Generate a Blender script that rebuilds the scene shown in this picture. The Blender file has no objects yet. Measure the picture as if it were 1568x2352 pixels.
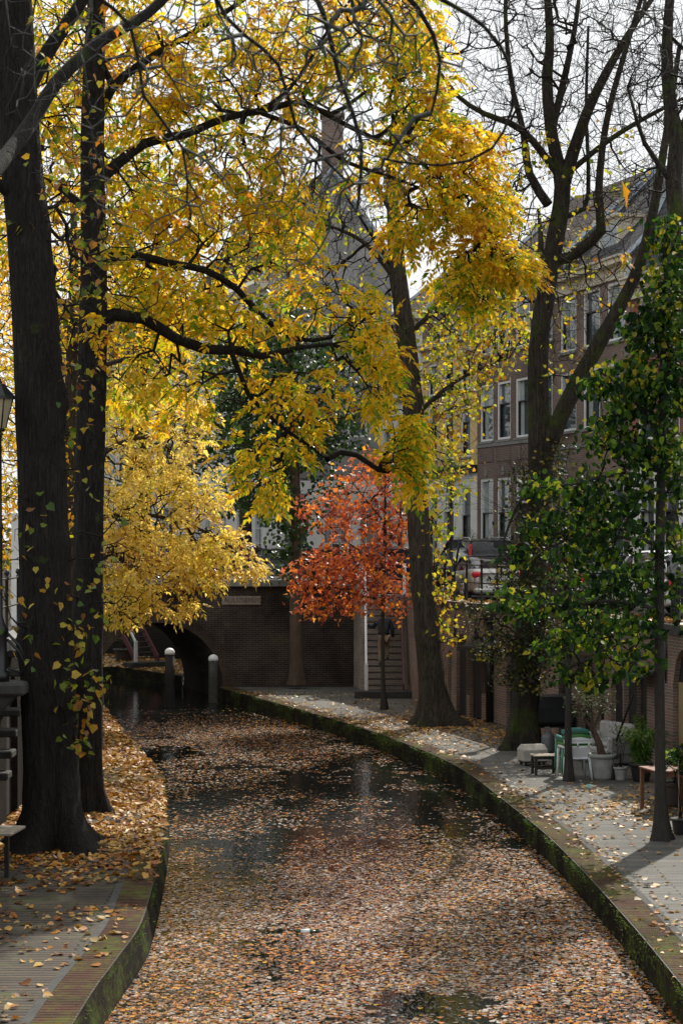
import bpy, bmesh, math, random
import numpy as np
from mathutils import Vector, Matrix
from mathutils.geometry import tessellate_polygon
random.seed(7)
R = math.radians
scene = bpy.context.scene
COL = scene.collection
EYE = 4.8
STREET = 3.05
WATER = -0.40

# a survey helper: turns a sight line and a distance into a point of the place
def P(u, v, Y):
    return np.array([(u - 784) / 4500.0 * Y, Y, EYE - (v - 1240) / 4500.0 * Y])
def G(u, v, z=0.0):
    Y = (EYE - z) * 4500.0 / (v - 1240)
    return np.array([(u - 784) / 4500.0 * Y, Y, z])

# ------------------------------------------------------------------ materials
class NT:
    def __init__(s, m):
        m.use_nodes = True
        s.t = m.node_tree; s.n = s.t.nodes; s.l = s.t.links; s.n.clear()
    def add(s, typ, **kw):
        n = s.n.new('ShaderNode' + typ)
        for k, v in kw.items():
            if k in n.inputs.keys(): n.inputs[k].default_value = v
            else: setattr(n, k, v)
        return n
    def link(s, a, b): s.l.new(a, b)
    def coord(s, kind='Object', scale=(1, 1, 1)):
        c = s.add('TexCoord'); m = s.add('Mapping'); m.inputs['Scale'].default_value = scale
        s.link(c.outputs[kind], m.inputs['Vector']); return m.outputs['Vector']
    def noise(s, vec, scale=5, detail=4, rough=.55):
        n = s.add('TexNoise'); n.inputs['Scale'].default_value = scale
        n.inputs['Detail'].default_value = detail; n.inputs['Roughness'].default_value = rough
        s.link(vec, n.inputs['Vector']); return n.outputs['Fac']
    def ramp(s, fac, stops, interp='LINEAR'):
        r = s.add('ValToRGB'); e = r.color_ramp; e.interpolation = interp
        while len(e.elements) < len(stops): e.elements.new(.5)
        for el, (p, c) in zip(e.elements, stops):
            el.position = p; el.color = (*c, 1) if len(c) == 3 else c
        s.link(fac, r.inputs['Fac']); return r.outputs['Color']
    def mix(s, fac, a, b, blend='MIX'):
        m = s.add('Mix', data_type='RGBA', blend_type=blend)
        for i, x in ((0, fac), (6, a), (7, b)):
            if isinstance(x, bpy.types.NodeSocket): s.link(x, m.inputs[i])
            elif i == 0: m.inputs[0].default_value = x
            else: m.inputs[i].default_value = (*x, 1)
        return m.outputs[2]
    def bump(s, h, strength=.5, dist=.02):
        b = s.add('Bump'); b.inputs['Strength'].default_value = strength
        b.inputs['Distance'].default_value = dist; s.link(h, b.inputs['Height']); return b.outputs['Normal']
    def out(s, color, rough=.7, normal=None, metallic=0., spec=.5, extra=None):
        p = s.add('BsdfPrincipled'); o = s.add('OutputMaterial')
        if isinstance(color, bpy.types.NodeSocket): s.link(color, p.inputs['Base Color'])
        else: p.inputs['Base Color'].default_value = (*color, 1)
        if isinstance(rough, bpy.types.NodeSocket): s.link(rough, p.inputs['Roughness'])
        else: p.inputs['Roughness'].default_value = rough
        p.inputs['Metallic'].default_value = metallic
        p.inputs['Specular IOR Level'].default_value = spec
        if normal is not None: s.link(normal, p.inputs['Normal'])
        if extra:
            for k, v in extra.items(): p.inputs[k].default_value = v
        s.link(p.outputs[0], o.inputs[0]); return p

def M(name):
    return bpy.data.materials.new(name)

def m_plain(name, col, rough=.6, metallic=0., var=.25, bumpy=0.0, scale=12, spec=.5):
    m = M(name); t = NT(m); v = t.coord('Object')
    f = t.noise(v, scale, 5)
    lo = tuple(c * (1 - var) for c in col); hi = tuple(min(1, c * (1 + var)) for c in col)
    c = t.ramp(f, [(.3, lo), (.7, hi)])
    nm = t.bump(t.noise(v, scale * 4, 3), bumpy, .01) if bumpy else None
    t.out(c, rough, nm, metallic, spec); return m

def m_brick(name, c1, c2, mortar, stain=.5, moss=0., bw=.21, rh=.065, coord='UV', mort=.008, mossz=None, rough=.85):
    m = M(name); t = NT(m); v = t.coord(coord)
    w = t.noise(v, 1.3, 3)
    # slightly wavy courses
    va = t.add('VectorMath', operation='ADD'); sc = t.add('VectorMath', operation='SCALE'); sc.inputs['Scale'].default_value = .03
    n3 = t.add('TexNoise'); n3.inputs['Scale'].default_value = .9; t.link(v, n3.inputs['Vector'])
    t.link(n3.outputs['Color'], sc.inputs[0]); t.link(v, va.inputs[0]); t.link(sc.outputs[0], va.inputs[1])
    b = t.add('TexBrick'); t.link(va.outputs[0], b.inputs['Vector'])
    b.inputs['Scale'].default_value = 1; b.inputs['Brick Width'].default_value = bw
    b.inputs['Row Height'].default_value = rh; b.inputs['Mortar Size'].default_value = mort
    b.inputs['Mortar Smooth'].default_value = .3
    b.inputs['Color1'].default_value = (*c1, 1); b.inputs['Color2'].default_value = (*c2, 1)
    b.inputs['Mortar'].default_value = (*mortar, 1)
    col = b.outputs['Color']
    fine = t.noise(v, 30, 4)
    col = t.mix(.5, col, t.ramp(fine, [(.3, (.55, .55, .55)), (.7, (1.2, 1.2, 1.2))]), 'MULTIPLY')
    big = t.noise(v, .55, 6, .65)
    col = t.mix(stain, col, t.ramp(big, [(.35, (.25, .24, .22)), (.6, (1.1, 1.05, 1.0))]), 'MULTIPLY')
    if moss > 0:
        g = t.mix(.45, t.noise(v, 1.1, 5, .7), t.noise(v, 9, 5, .75))
        gf = t.ramp(g, [(.60 - moss * .2, (0, 0, 0)), (.70 - moss * .12, (1, 1, 1))])
        gm = t.mix(.75, (0, 0, 0), gf, 'MIX')
        col = t.mix(gm, col, (.085, .125, .014))
    h = t.mix(.3, t.ramp(b.outputs['Fac'], [(0, (1, 1, 1)), (1, (0, 0, 0))]), fine)
    t.out(col, rough, t.bump(h, .7, .012), spec=.35 if 'paving' in name else .1); return m

def m_leaf(name, stops, trans=.45, rough=.5, clump=None, cscale=.8, spec=.4):
    """random colour per leaf, drifting from clump to clump"""
    m = M(name); t = NT(m)
    g = t.add('NewGeometry'); v = t.coord('Object')
    n = t.noise(v, cscale, 3)
    mul = t.add('Math', operation='MULTIPLY_ADD'); t.link(n, mul.inputs[0]); mul.inputs[1].default_value = 1.6; mul.inputs[2].default_value = -.8
    a = t.add('Math', operation='ADD'); t.link(g.outputs['Random Per Island'], a.inputs[0]); t.link(mul.outputs[0], a.inputs[1])
    a.use_clamp = True
    c = t.ramp(a.outputs[0], stops)
    pr = t.add('BsdfPrincipled'); pr.inputs['Roughness'].default_value = rough; pr.inputs['Specular IOR Level'].default_value = spec
    t.link(c, pr.inputs['Base Color'])
    tr = t.add('BsdfTranslucent')
    br = t.mix(1.0, c, (1.0, 1.0, .8), 'MULTIPLY'); t.link(br, tr.inputs['Color'])
    ms = t.add('MixShader'); ms.inputs[0].default_value = trans
    o = t.add('OutputMaterial'); t.link(pr.outputs[0], ms.inputs[1]); t.link(tr.outputs[0], ms.inputs[2]); t.link(ms.outputs[0], o.inputs[0])
    return m

def m_bark(name, lo, hi, moss=.0, scale=9, depth=.03, mosscol=(.06, .085, .015)):
    m = M(name); t = NT(m)
    v = t.coord('Object', (1, 1, .16)); v2 = t.coord('Object')
    n = t.noise(v, scale * 1.6, 6, .65)
    vo = t.add('TexVoronoi', feature='DISTANCE_TO_EDGE'); vo.inputs['Scale'].default_value = scale
    wv = t.add('VectorMath', operation='ADD'); sc = t.add('VectorMath', operation='SCALE'); sc.inputs['Scale'].default_value = .12
    nn = t.add('TexNoise'); nn.inputs['Scale'].default_value = 4; t.link(v2, nn.inputs['Vector']); t.link(nn.outputs['Color'], sc.inputs[0])
    t.link(v, wv.inputs[0]); t.link(sc.outputs[0], wv.inputs[1]); t.link(wv.outputs[0], vo.inputs['Vector'])
    ridge = t.ramp(vo.outputs['Distance'], [(0, (0, 0, 0)), (.10, (1, 1, 1))])
    vl = t.coord('Object', (1, 1, .07)); f1 = t.noise(vl, scale * 1.25, 5, .6)
    fis = t.ramp(f1, [(.36, (.1, .1, .1)), (.47, (1, 1, 1)), (.50, (0, 0, 0)), (.535, (0, 0, 0)), (.57, (1, 1, 1)), (.68, (.35, .35, .35))])
    h = t.mix(.28, fis, ridge); h = t.mix(.35, h, n)
    c = t.mix(h, lo, hi)
    c = t.mix(.5, c, t.ramp(t.noise(v2, 2.2, 4), [(.3, (.6, .6, .6)), (.7, (1.3, 1.25, 1.2))]), 'MULTIPLY')
    if moss:
        g = t.ramp(t.noise(v2, 1.6, 6, .7), [(.62 - moss * .25, (0, 0, 0)), (.72 - moss * .2, (.8, .8, .8))])
        c = t.mix(g, c, mosscol)
    t.out(c, .9, t.bump(h, .9, depth), spec=.2); return m

def m_glass(name, col=(.03, .04, .045), rough=.04):
    m = M(name); t = NT(m); v = t.coord('Object')
    c = t.ramp(t.noise(v, .9, 3), [(.35, col), (.65, tuple(x * 2.2 + .01 for x in col))])
    t.out(c, rough, t.bump(t.noise(v, 1.4, 2), .08, .02), spec=.9 if rough < .045 else .35); return m

MAT = {}
MAT['bark_dark'] = m_bark('dark_bark', (.0025, .0023, .0022), (.038, .033, .029), .12, 10, .08)
MAT['bark_mid'] = m_bark('grey_brown_bark', (.007, .006, .005), (.11, .09, .07), .25, 11, .05)
MAT['bark_moss'] = m_bark('mossy_bark', (.005, .0045, .004), (.08, .067, .053), .45, 11, .05)
MAT['bark_pale'] = m_bark('pale_brown_bark', (.05, .035, .026), (.15, .105, .08), .12, 8, .015)
MAT['bark_young'] = m_bark('young_grey_bark', (.02, .018, .016), (.075, .068, .06), .1, 30, .008)
MAT['twig'] = m_plain('twig_bark', (.014, .012, .010), .85, 0, .4, .4, 20, .2)
MAT['twig_grey'] = m_plain('grey_green_twig_bark', (.06, .062, .055), .8, 0, .35, .4, 25, .25)
MAT['twig_brown'] = m_plain('brown_twig_bark', (.022, .016, .012), .85, 0, .4, .4, 20, .2)
MAT['lf_yellow'] = m_leaf('golden_pinnate_leaf', [(0, (.14, .28, .02)), (.2, (.46, .50, .03)), (.42, (.84, .60, .03)), (.78, (.98, .63, .03)), (.96, (.88, .48, .02)), (1, (.50, .20, .02))], .68, .45, None, .55)
MAT['lf_gold'] = m_leaf('deep_golden_leaf', [(0, (.50, .50, .03)), (.25, (.85, .60, .03)), (.7, (.92, .54, .02)), (1, (.80, .34, .02))], .62, .45, None, .5)
MAT['lf_cream'] = m_leaf('pale_cream_yellow_leaf', [(0, (.55, .50, .05)), (.25, (.95, .72, .14)), (.75, (1.0, .78, .24)), (.92, (.70, .42, .08)), (1, (.35, .16, .04))], .66, .5, None, .6)
MAT['lf_lime'] = m_leaf('yellow_green_lime_leaf', [(0, (.12, .20, .02)), (.25, (.46, .52, .03)), (.6, (.80, .62, .04)), (.88, (.66, .36, .03)), (1, (.30, .13, .03))], .6, .5, None, .9)
MAT['lf_trunk'] = m_leaf('mottled_heart_leaf', [(0, (.05, .10, .015)), (.3, (.20, .26, .03)), (.6, (.50, .36, .04)), (.85, (.42, .20, .03)), (1, (.2, .08, .03))], .45, .5, None, 1.2)
MAT['lf_green'] = m_leaf('dark_green_leaf', [(0, (.012, .035, .012)), (.6, (.03, .075, .018)), (1, (.08, .14, .02))], .35, .4, None, .8)
MAT['lf_youngl'] = m_leaf('broad_green_lime_leaf', [(0, (.007, .022, .009)), (.45, (.022, .062, .012)), (.75, (.075, .16, .015)), (.93, (.20, .28, .02)), (1, (.40, .34, .03))], .52, .5, None, .9, .2)
MAT['lf_small'] = m_leaf('small_olive_leaf', [(0, (.012, .022, .009)), (.55, (.03, .045, .012)), (.85, (.12, .13, .02)), (1, (.42, .30, .04))], .4, .45, None, 1.1)
MAT['lf_red'] = m_leaf('russet_oak_leaf', [(0, (.26, .07, .05)), (.35, (.58, .15, .08)), (.65, (.80, .21, .07)), (.88, (.92, .28, .04)), (1, (.95, .42, .05))], .55, .42, None, 1.0)
MAT['lf_chest'] = m_leaf('orange_green_chestnut_leaf', [(0, (.10, .22, .02)), (.35, (.45, .40, .03)), (.6, (.78, .36, .02)), (1, (.75, .22, .02))], .5, .45, None, 2.0)
MAT['lf_olive'] = m_leaf('silvery_olive_leaf', [(0, (.05, .08, .04)), (.6, (.10, .14, .07)), (1, (.22, .22, .08))], .35, .5, None, 2)
MAT['lf_bamboo'] = m_leaf('bright_bamboo_leaf', [(0, (.05, .14, .03)), (.6, (.14, .28, .05)), (1, (.35, .40, .08))], .45, .4, None, 2)
MAT['lf_float'] = m_leaf('floating_leaf', [(0, (.02, .010, .008)), (.24, (.08, .030, .018)), (.34, (.34, .09, .02)), (.46, (.66, .20, .022)), (.53, (.74, .40, .04)), (.59, (.16, .10, .07)), (.72, (.32, .25, .20)), (.87, (.48, .42, .36)), (.96, (.66, .61, .55)), (1, (.24, .16, .12))], .08, .25, None, .35, 1.0)  # pale stops: leaf undersides, plus sky sheen of wet leaves put into the colour
MAT['lf_litter'] = m_leaf('fallen_orange_leaf', [(0, (.10, .035, .015)), (.3, (.34, .12, .025)), (.6, (.56, .27, .04)), (.85, (.58, .38, .10)), (1, (.34, .24, .13))], .2, .5, None, .5)
MAT['lf_litter2'] = m_leaf('fallen_mixed_leaf', [(0, (.12, .06, .03)), (.35, (.42, .18, .04)), (.6, (.56, .32, .06)), (.85, (.42, .29, .11)), (1, (.28, .21, .13))], .2, .5, None, .7)
MAT['grassm'] = m_leaf('grass_blade', [(0, (.03, .07, .012)), (.6, (.08, .16, .02)), (1, (.22, .28, .04))], .35, .6, None, 1)

MAT['br_bridge'] = m_brick('dark_bridge_brick', (.072, .052, .043), (.042, .035, .031), (.12, .112, .10), .9, .12)
MAT['br_wall'] = m_brick('old_cellar_brick', (.30, .18, .14), (.19, .145, .125), (.36, .33, .29), .5, .1)
MAT['br_quay'] = m_brick('mossy_quay_brick', (.034, .022, .017), (.018, .015, .012), (.006, .006, .005), .85, .52, .075, .24, 'UV', .012)
MAT['br_cope'] = m_brick('brick_on_edge_coping', (.12, .058, .040), (.075, .045, .033), (.010, .010, .008), .5, .62, 1.3, .11, 'UV', .016)
MAT['br_niche'] = m_brick('pale_weathered_brick', (.40, .33, .28), (.28, .24, .21), (.46, .43, .39), .5, .08)
MAT['br_left'] = m_brick('blackened_brick', (.028, .022, .019), (.018, .016, .014), (.03, .028, .026), .7, .1)
MAT['br_h1'] = m_brick('brown_house_brick', (.21, .14, .125), (.15, .112, .10), (.30, .275, .25), .35)
MAT['br_h2'] = m_brick('dull_brown_house_brick', (.25, .17, .145), (.19, .135, .12), (.32, .29, .26), .3)
MAT['br_h3'] = m_brick('red_house_brick', (.34, .10, .065), (.26, .08, .055), (.32, .28, .25), .25)
MAT['br_ring'] = m_brick('arch_ring_brick', (.09, .062, .048), (.06, .046, .038), (.12, .11, .095), .7, .05, .07, .3)
MAT['pave_r'] = m_brick('grey_clinker_paving', (.185, .18, .165), (.12, .12, .112), (.03, .03, .026), .5, .14, 2.3, .12, 'UV', .014, rough=.8)
MAT['pave_l'] = m_brick('brown_clinker_paving', (.115, .088, .066), (.07, .057, .045), (.014, .014, .010), .6, .42, 3.1, .12, 'UV', .020, rough=.8)
MAT['street'] = m_brick('street_clinker', (.11, .09, .08), (.085, .075, .07), (.06, .06, .05), .4, .05, .2, .1, 'UV', .008)
MAT['plaster_grey'] = m_plain('grey_plaster', (.27, .265, .26), .9, 0, .32, .3, 1.0)
MAT['plaster_yel'] = m_plain('ochre_plaster', (.62, .46, .22), .85, 0, .08, .1, 1.5)
MAT['plaster_white'] = m_plain('white_plaster', (.68, .68, .66), .8, 0, .08, .1, 1.5)
MAT['ochre_dim'] = m_plain('faded_ochre_door_paint', (.28, .20, .09), .7, 0, .15, .1, 4)
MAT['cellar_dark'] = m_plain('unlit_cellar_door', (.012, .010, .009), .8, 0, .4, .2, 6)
MAT['cream'] = m_plain('cream_cornice_paint', (.62, .57, .46), .6, 0, .1, 0, 3)
MAT['white'] = m_plain('white_paint', (.74, .75, .75), .5, 0, .08, 0, 6)
MAT['black'] = m_plain('black_iron_paint', (.012, .012, .013), .4, 0, .3, .1, 30)
MAT['maroon'] = m_plain('maroon_paint', (.10, .012, .02), .4, 0, .2, 0, 10)
MAT['dark_wood'] = m_plain('dark_wet_wood', (.035, .028, .022), .7, 0, .4, .4, 14)
MAT['post_wood'] = m_plain('grey_green_post_wood', (.045, .045, .038), .85, 0, .45, .6, 9)
MAT['wood'] = m_plain('weathered_grey_wood', (.26, .22, .17), .75, 0, .25, .4, 10)
MAT['brown_wood'] = m_plain('red_brown_wood', (.20, .085, .05), .6, 0, .3, .2, 14)
MAT['stone'] = m_plain('grey_bluestone', (.20, .20, .195), .8, 0, .25, .4, 6)
MAT['stone_pale'] = m_plain('pale_sandstone', (.42, .39, .34), .85, 0, .18, .4, 5)
MAT['stone_dark'] = m_plain('dark_weathered_stone', (.045, .044, .040), .85, 0, .35, .5, 5)
MAT['plaque'] = m_plain('brownish_plaque_stone', (.23, .19, .155), .85, 0, .25, .4, 6)
MAT['engrave'] = m_plain('engraved_letter_shadow', (.04, .034, .03), .9, 0, .2)
MAT['slate'] = m_brick('slate_roof_tiles', (.095, .095, .10), (.07, .07, .078), (.03, .03, .03), .4, .05, .22, .26, 'UV', .02)
MAT['tile'] = m_brick('grey_brown_pantiles', (.13, .10, .085), (.09, .075, .07), (.03, .028, .025), .4, .1, .24, .28, 'UV', .03)
MAT['lead'] = m_plain('pale_blue_lead', (.30, .34, .38), .5, .2, .15, .1, 4)
MAT['glass'] = m_glass('window_glass')
MAT['glass_dk'] = m_glass('dark_car_glass', (.008, .009, .01), .05)
MAT['curtain'] = m_plain('pale_curtain', (.30, .34, .33), .9, 0, .15, .3, 8)
MAT['silver'] = m_plain('silver_car_paint', (.50, .49, .46), .28, .55, .04, 0, 3)
MAT['car_black'] = m_plain('black_car_paint', (.012, .012, .014), .2, .1, .1, 0, 3)
MAT['car_white'] = m_plain('white_car_paint', (.72, .73, .74), .3, 0, .04, 0, 3)
MAT['car_red'] = m_plain('red_car_paint', (.42, .02, .02), .3, 0, .06, 0, 3)
MAT['car_grey'] = m_plain('grey_car_paint', (.11, .12, .13), .25, .4, .06, 0, 3)
MAT['car_blue'] = m_plain('dark_blue_car_paint', (.03, .04, .07), .25, .3, .06, 0, 3)
MAT['tail'] = m_plain('red_tail_light_plastic', (.55, .015, .02), .15, 0, .1, 0, 20)
MAT['rubber'] = m_plain('black_rubber', (.015, .015, .015), .8, 0, .2, 0, 20)
MAT['chrome'] = m_plain('bare_metal', (.45, .45, .46), .3, .9, .1, 0, 20)
MAT['gold_plate'] = m_plain('yellow_plate', (.65, .45, .03), .4, 0, .03)
MAT['pl_white'] = m_plain('white_garden_plastic', (.70, .72, .74), .4, 0, .05, 0, 5)
MAT['pl_green'] = m_plain('green_garden_plastic', (.06, .22, .04), .4, 0, .08, 0, 5)
MAT['pl_dgreen'] = m_plain('dark_green_garden_plastic', (.02, .12, .05), .4, 0, .08, 0, 5)
MAT['pl_teal'] = m_plain('teal_garden_plastic', (.08, .30, .28), .4, 0, .08, 0, 5)
MAT['cover'] = m_plain('black_cover_fabric', (.018, .019, .021), .6, 0, .2, .4, 10)
MAT['gas'] = m_plain('grey_steel_bottle', (.15, .155, .16), .45, .3, .15, 0, 8)
MAT['pot_white'] = m_plain('white_glazed_pot', (.36, .365, .35), .6, 0, .25, .1, 6)
MAT['pot_cream'] = m_plain('cream_grey_pot', (.33, .335, .315), .65, 0, .25, .1, 6)
MAT['pot_brown'] = m_plain('dark_brown_pot', (.055, .045, .038), .6, 0, .2, .1, 6)
MAT['pot_black'] = m_plain('black_plastic_pot', (.018, .018, .018), .5, 0, .2, .1, 6)
MAT['soil'] = m_plain('bare_soil', (.07, .052, .036), .95, 0, .4, .8, 8)
MAT['sofa'] = m_plain('white_woven_sofa', (.36, .35, .335), .8, 0, .2, .6, 18)
MAT['skin'] = m_plain('skin', (.48, .27, .20), .55, 0, .06, 0, 5)
MAT['navy'] = m_plain('black_navy_jacket', (.012, .014, .02), .8, 0, .3, .4, 14)
MAT['khaki'] = m_plain('khaki_trousers', (.25, .185, .12), .85, 0, .2, .4, 10)
MAT['shoe'] = m_plain('dark_shoe_leather', (.02, .018, .016), .5, 0, .2)
MAT['hair'] = m_plain('brown_hair', (.07, .04, .025), .7, 0, .35, .5, 40)
MAT['hair_grey'] = m_plain('grey_hair', (.26, .25, .24), .7, 0, .25, .5, 40)
MAT['grey_cloth'] = m_plain('grey_knit', (.20, .20, .21), .85, 0, .15, .4, 14)
MAT['lantern'] = m_plain('frosted_lantern_glass', (.36, .32, .20), .35, 0, .06)
MAT['bottle'] = m_plain('green_bottle_glass', (.02, .06, .02), .1, 0, .1)
MAT['sign_red'] = m_plain('red_sign_paint', (.5, .02, .02), .4, 0, .05)
MAT['moss'] = m_plain('bright_moss', (.085, .13, .02), .95, 0, .4, .8, 20)
MAT['wire'] = m_plain('rusty_dark_metal', (.03, .024, .02), .7, .3, .3, .2, 20)

# ------------------------------------------------------------------ object helpers
def setp(o, label=None, cat=None, group=None, kind=None):
    if label: o['label'] = label
    if cat: o['category'] = cat
    if group: o['group'] = group
    if kind: o['kind'] = kind
    return o
def thing(name, label, cat, loc=(0, 0, 0), rotz=0., group=None):
    o = bpy.data.objects.new(name, None); COL.objects.link(o)
    o.empty_display_size = .2
    o.location = Vector([float(x) for x in loc]); o.rotation_euler = (0, 0, rotz)
    return setp(o, label, cat, group)
def link_mesh(name, me, mat, parent=None):
    o = bpy.data.objects.new(name, me); COL.objects.link(o)
    if mat is not None: me.materials.append(MAT[mat] if isinstance(mat, str) else mat)
    if parent is not None: o.parent = parent
    return o
def world_child(o, parent):
    """the child's mesh is written in world coordinates; the (unparented) parent is an unrotated empty"""
    o.parent = parent
    base = Vector((0, 0, 0)); q = parent
    while q is not None: base += Vector(q.location) if q.type == 'EMPTY' else Vector((0, 0, 0)); q = q.parent
    if parent.type == 'EMPTY': o.matrix_parent_inverse = Matrix.Translation(-base)
    return o
def children_of(o): return [c for c in ALLC() if c.parent == o]
def ALLC(): return list(COL.objects)
def dup(root, loc, rotz, label=None, group=None, kids=None):
    r = root.copy(); COL.objects.link(r); r.location = Vector([float(x) for x in loc]); r.rotation_euler = (0, 0, rotz)
    if label: r['label'] = label
    if group: r['group'] = group
    for ch in list(root.children):
        c = ch.copy(); COL.objects.link(c); c.parent = r
        for g in list(ch.children):
            d = g.copy(); COL.objects.link(d); d.parent = c
    return r

class MB:
    def __init__(s): s.v = []; s.f = []; s.sm = []
    def add(s, vs, fs, smooth=False):
        b = len(s.v); s.v.extend([tuple(map(float, x)) for x in vs])
        for f in fs: s.f.append([b + i for i in f]); s.sm.append(smooth)
        return s
    def box(s, c, d, rot=0., tilt=None):
        cx, cy, cz = c; dx, dy, dz = d[0] / 2, d[1] / 2, d[2] / 2
        vs = [(x, y, z) for x in (-dx, dx) for y in (-dy, dy) for z in (-dz, dz)]
        m = Matrix.Rotation(rot, 4, 'Z')
        if tilt: m = m @ Matrix.Rotation(tilt[1], 4, tilt[0])
        vs = [m @ Vector(v) + Vector((cx, cy, cz)) for v in vs]
        return s.add(vs, [(0, 1, 3, 2), (4, 6, 7, 5), (0, 4, 5, 1), (2, 3, 7, 6), (0, 2, 6, 4), (1, 5, 7, 3)])
    def bevbox(s, c, d, b=.02, rot=0.):
        cx, cy, cz = c; hx, hy, hz = d[0] / 2, d[1] / 2, d[2] / 2
        m = Matrix.Rotation(rot, 4, 'Z'); vs = []
        for z, k in ((-hz, b), (-hz + b, 0), (hz - b, 0), (hz, b)):
            for (sx, sy, ex, ey) in ((-1, -1, 1, 0), (-1, -1, 0, 1), (-1, 1, 0, 0), (-1, 1, 1, 0), (1, 1, 1, 0), (1, 1, 0, 1), (1, -1, 0, 0), (1, -1, 1, 0)):
                pass
            ring = [(-hx + b, -hy + k), (hx - b, -hy + k), (hx - k, -hy + b), (hx - k, hy - b), (hx - b, hy - k), (-hx + b, hy - k), (-hx + k, hy - b), (-hx + k, -hy + b)]
            for x, y in ring: vs.append(m @ Vector((x, y, z)) + Vector((cx, cy, cz)))
        fs = [tuple(range(7, -1, -1)), tuple(range(24, 32))]
        for r in range(3):
            for i in range(8):
                j = (i + 1) % 8; fs.append((r * 8 + i, r * 8 + j, r * 8 + 8 + j, r * 8 + 8 + i))
        return s.add(vs, fs)
    def tube(s, pts, r, n=8, cap=True, smooth=True):
        pts = [Vector([float(q) for q in p]) for p in pts]
        if not hasattr(r, '__len__'): r = [r] * len(pts)
        vs = []; up = None
        for i, p in enumerate(pts):
            d = (pts[min(i + 1, len(pts) - 1)] - pts[max(i - 1, 0)]).normalized()
            if up is None:
                up = Vector((0, 0, 1)) if abs(d.z) < .9 else Vector((1, 0, 0))
            a = d.cross(up)
            if a.length < 1e-4: a = d.orthogonal()
            a.normalize(); b = a.cross(d).normalized(); up = b
            for k in range(n):
                t = 2 * math.pi * k / n
                vs.append(p + (a * math.cos(t) + b * math.sin(t)) * r[i])
        fs = []
        for i in range(len(pts) - 1):
            for k in range(n):
                j = (k + 1) % n; fs.append((i * n + k, i * n + j, (i + 1) * n + j, (i + 1) * n + k))
        if cap: fs.append(tuple(range(n - 1, -1, -1))); fs.append(tuple(range((len(pts) - 1) * n, len(pts) * n)))
        return s.add(vs, fs, smooth)
    def lathe(s, c, prof, n=20, smooth=True):
        vs = []
        for r, z in prof:
            for k in range(n):
                t = 2 * math.pi * k / n; vs.append((c[0] + r * math.cos(t), c[1] + r * math.sin(t), c[2] + z))
        fs = []
        for i in range(len(prof) - 1):
            for k in range(n):
                j = (k + 1) % n; fs.append((i * n + k, i * n + j, (i + 1) * n + j, (i + 1) * n + k))
        fs.append(tuple(range(n - 1, -1, -1))); fs.append(tuple(range((len(prof) - 1) * n, len(prof) * n)))
        return s.add(vs, fs, smooth)
    def prism(s, poly, a, b, axis='z'):
        """poly: 2D outline; extruded from a to b along axis"""
        n = len(poly)
        def pt(p, h):
            if axis == 'z': return (p[0], p[1], h)
            if axis == 'y': return (p[0], h, p[1])
            return (h, p[0], p[1])
        vs = [pt(p, a) for p in poly] + [pt(p, b) for p in poly]
        tris = tessellate_polygon([[Vector((p[0], p[1], 0)) for p in poly]])
        fs = [tuple(t) for t in tris] + [tuple(n + i for i in reversed(t)) for t in tris]
        for i in range(n): fs.append((i, (i + 1) % n, n + (i + 1) % n, n + i))
        return s.add(vs, fs)
    def sheet(s, poly, z=0.):
        zs = z if hasattr(z, '__len__') else [z] * len(poly)
        tris = tessellate_polygon([[Vector((p[0], p[1], 0)) for p in poly]])
        out = []
        for t in tris:
            a, b, c = [poly[i] for i in t]
            cr = (b[0] - a[0]) * (c[1] - a[1]) - (b[1] - a[1]) * (c[0] - a[0])
            out.append(tuple(t) if cr > 0 else tuple(reversed(t)))
        return s.add([(p[0], p[1], q) for p, q in zip(poly, zs)], out)
    def build(s, name, mat, parent=None, uv=False, world=True, bevel=0.):
        me = bpy.data.meshes.new(name); me.from_pydata(s.v, [], s.f)
        me.polygons.foreach_set('use_smooth', s.sm)
        me.update()
        if uv:
            l = me.uv_layers.new(name='UVMap')
            for p in me.polygons:
                n = p.normal
                flat = abs(n.z) > .75
                if not flat:
                    t = Vector((-n.y, n.x, 0)).normalized()
                    w = t.cross(Vector(n)); w = w if w.z > 0 else -w
                for li in p.loop_indices:
                    co = me.vertices[me.loops[li].vertex_index].co
                    l.data[li].uv = (co.x, co.y) if flat else (co.dot(t), co.dot(w) if abs(n.z) > .2 else co.z)
        o = link_mesh(name, me, mat)
        if parent is not None:
            if world: world_child(o, parent)
            else: o.parent = parent
        if bevel:
            b = o.modifiers.new('bevel', 'BEVEL'); b.width = bevel; b.segments = 2; b.limit_method = 'ANGLE'
        return o

def smooth_path(pts, step=.3):
    """Catmull-Rom through control points (any dimension)"""
    pts = np.array(pts, float); out = []
    n = len(pts)
    for i in range(n - 1):
        p0 = pts[max(i - 1, 0)]; p1 = pts[i]; p2 = pts[i + 1]; p3 = pts[min(i + 2, n - 1)]
        k = max(1, int(np.linalg.norm((p2 - p1)[:3]) / step))
        for j in range(k):
            t = j / k
            out.append(.5 * ((2 * p1) + (-p0 + p2) * t + (2 * p0 - 5 * p1 + 4 * p2 - p3) * t * t + (-p0 + 3 * p1 - 3 * p2 + p3) * t ** 3))
    out.append(pts[-1]); return np.array(out)

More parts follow.
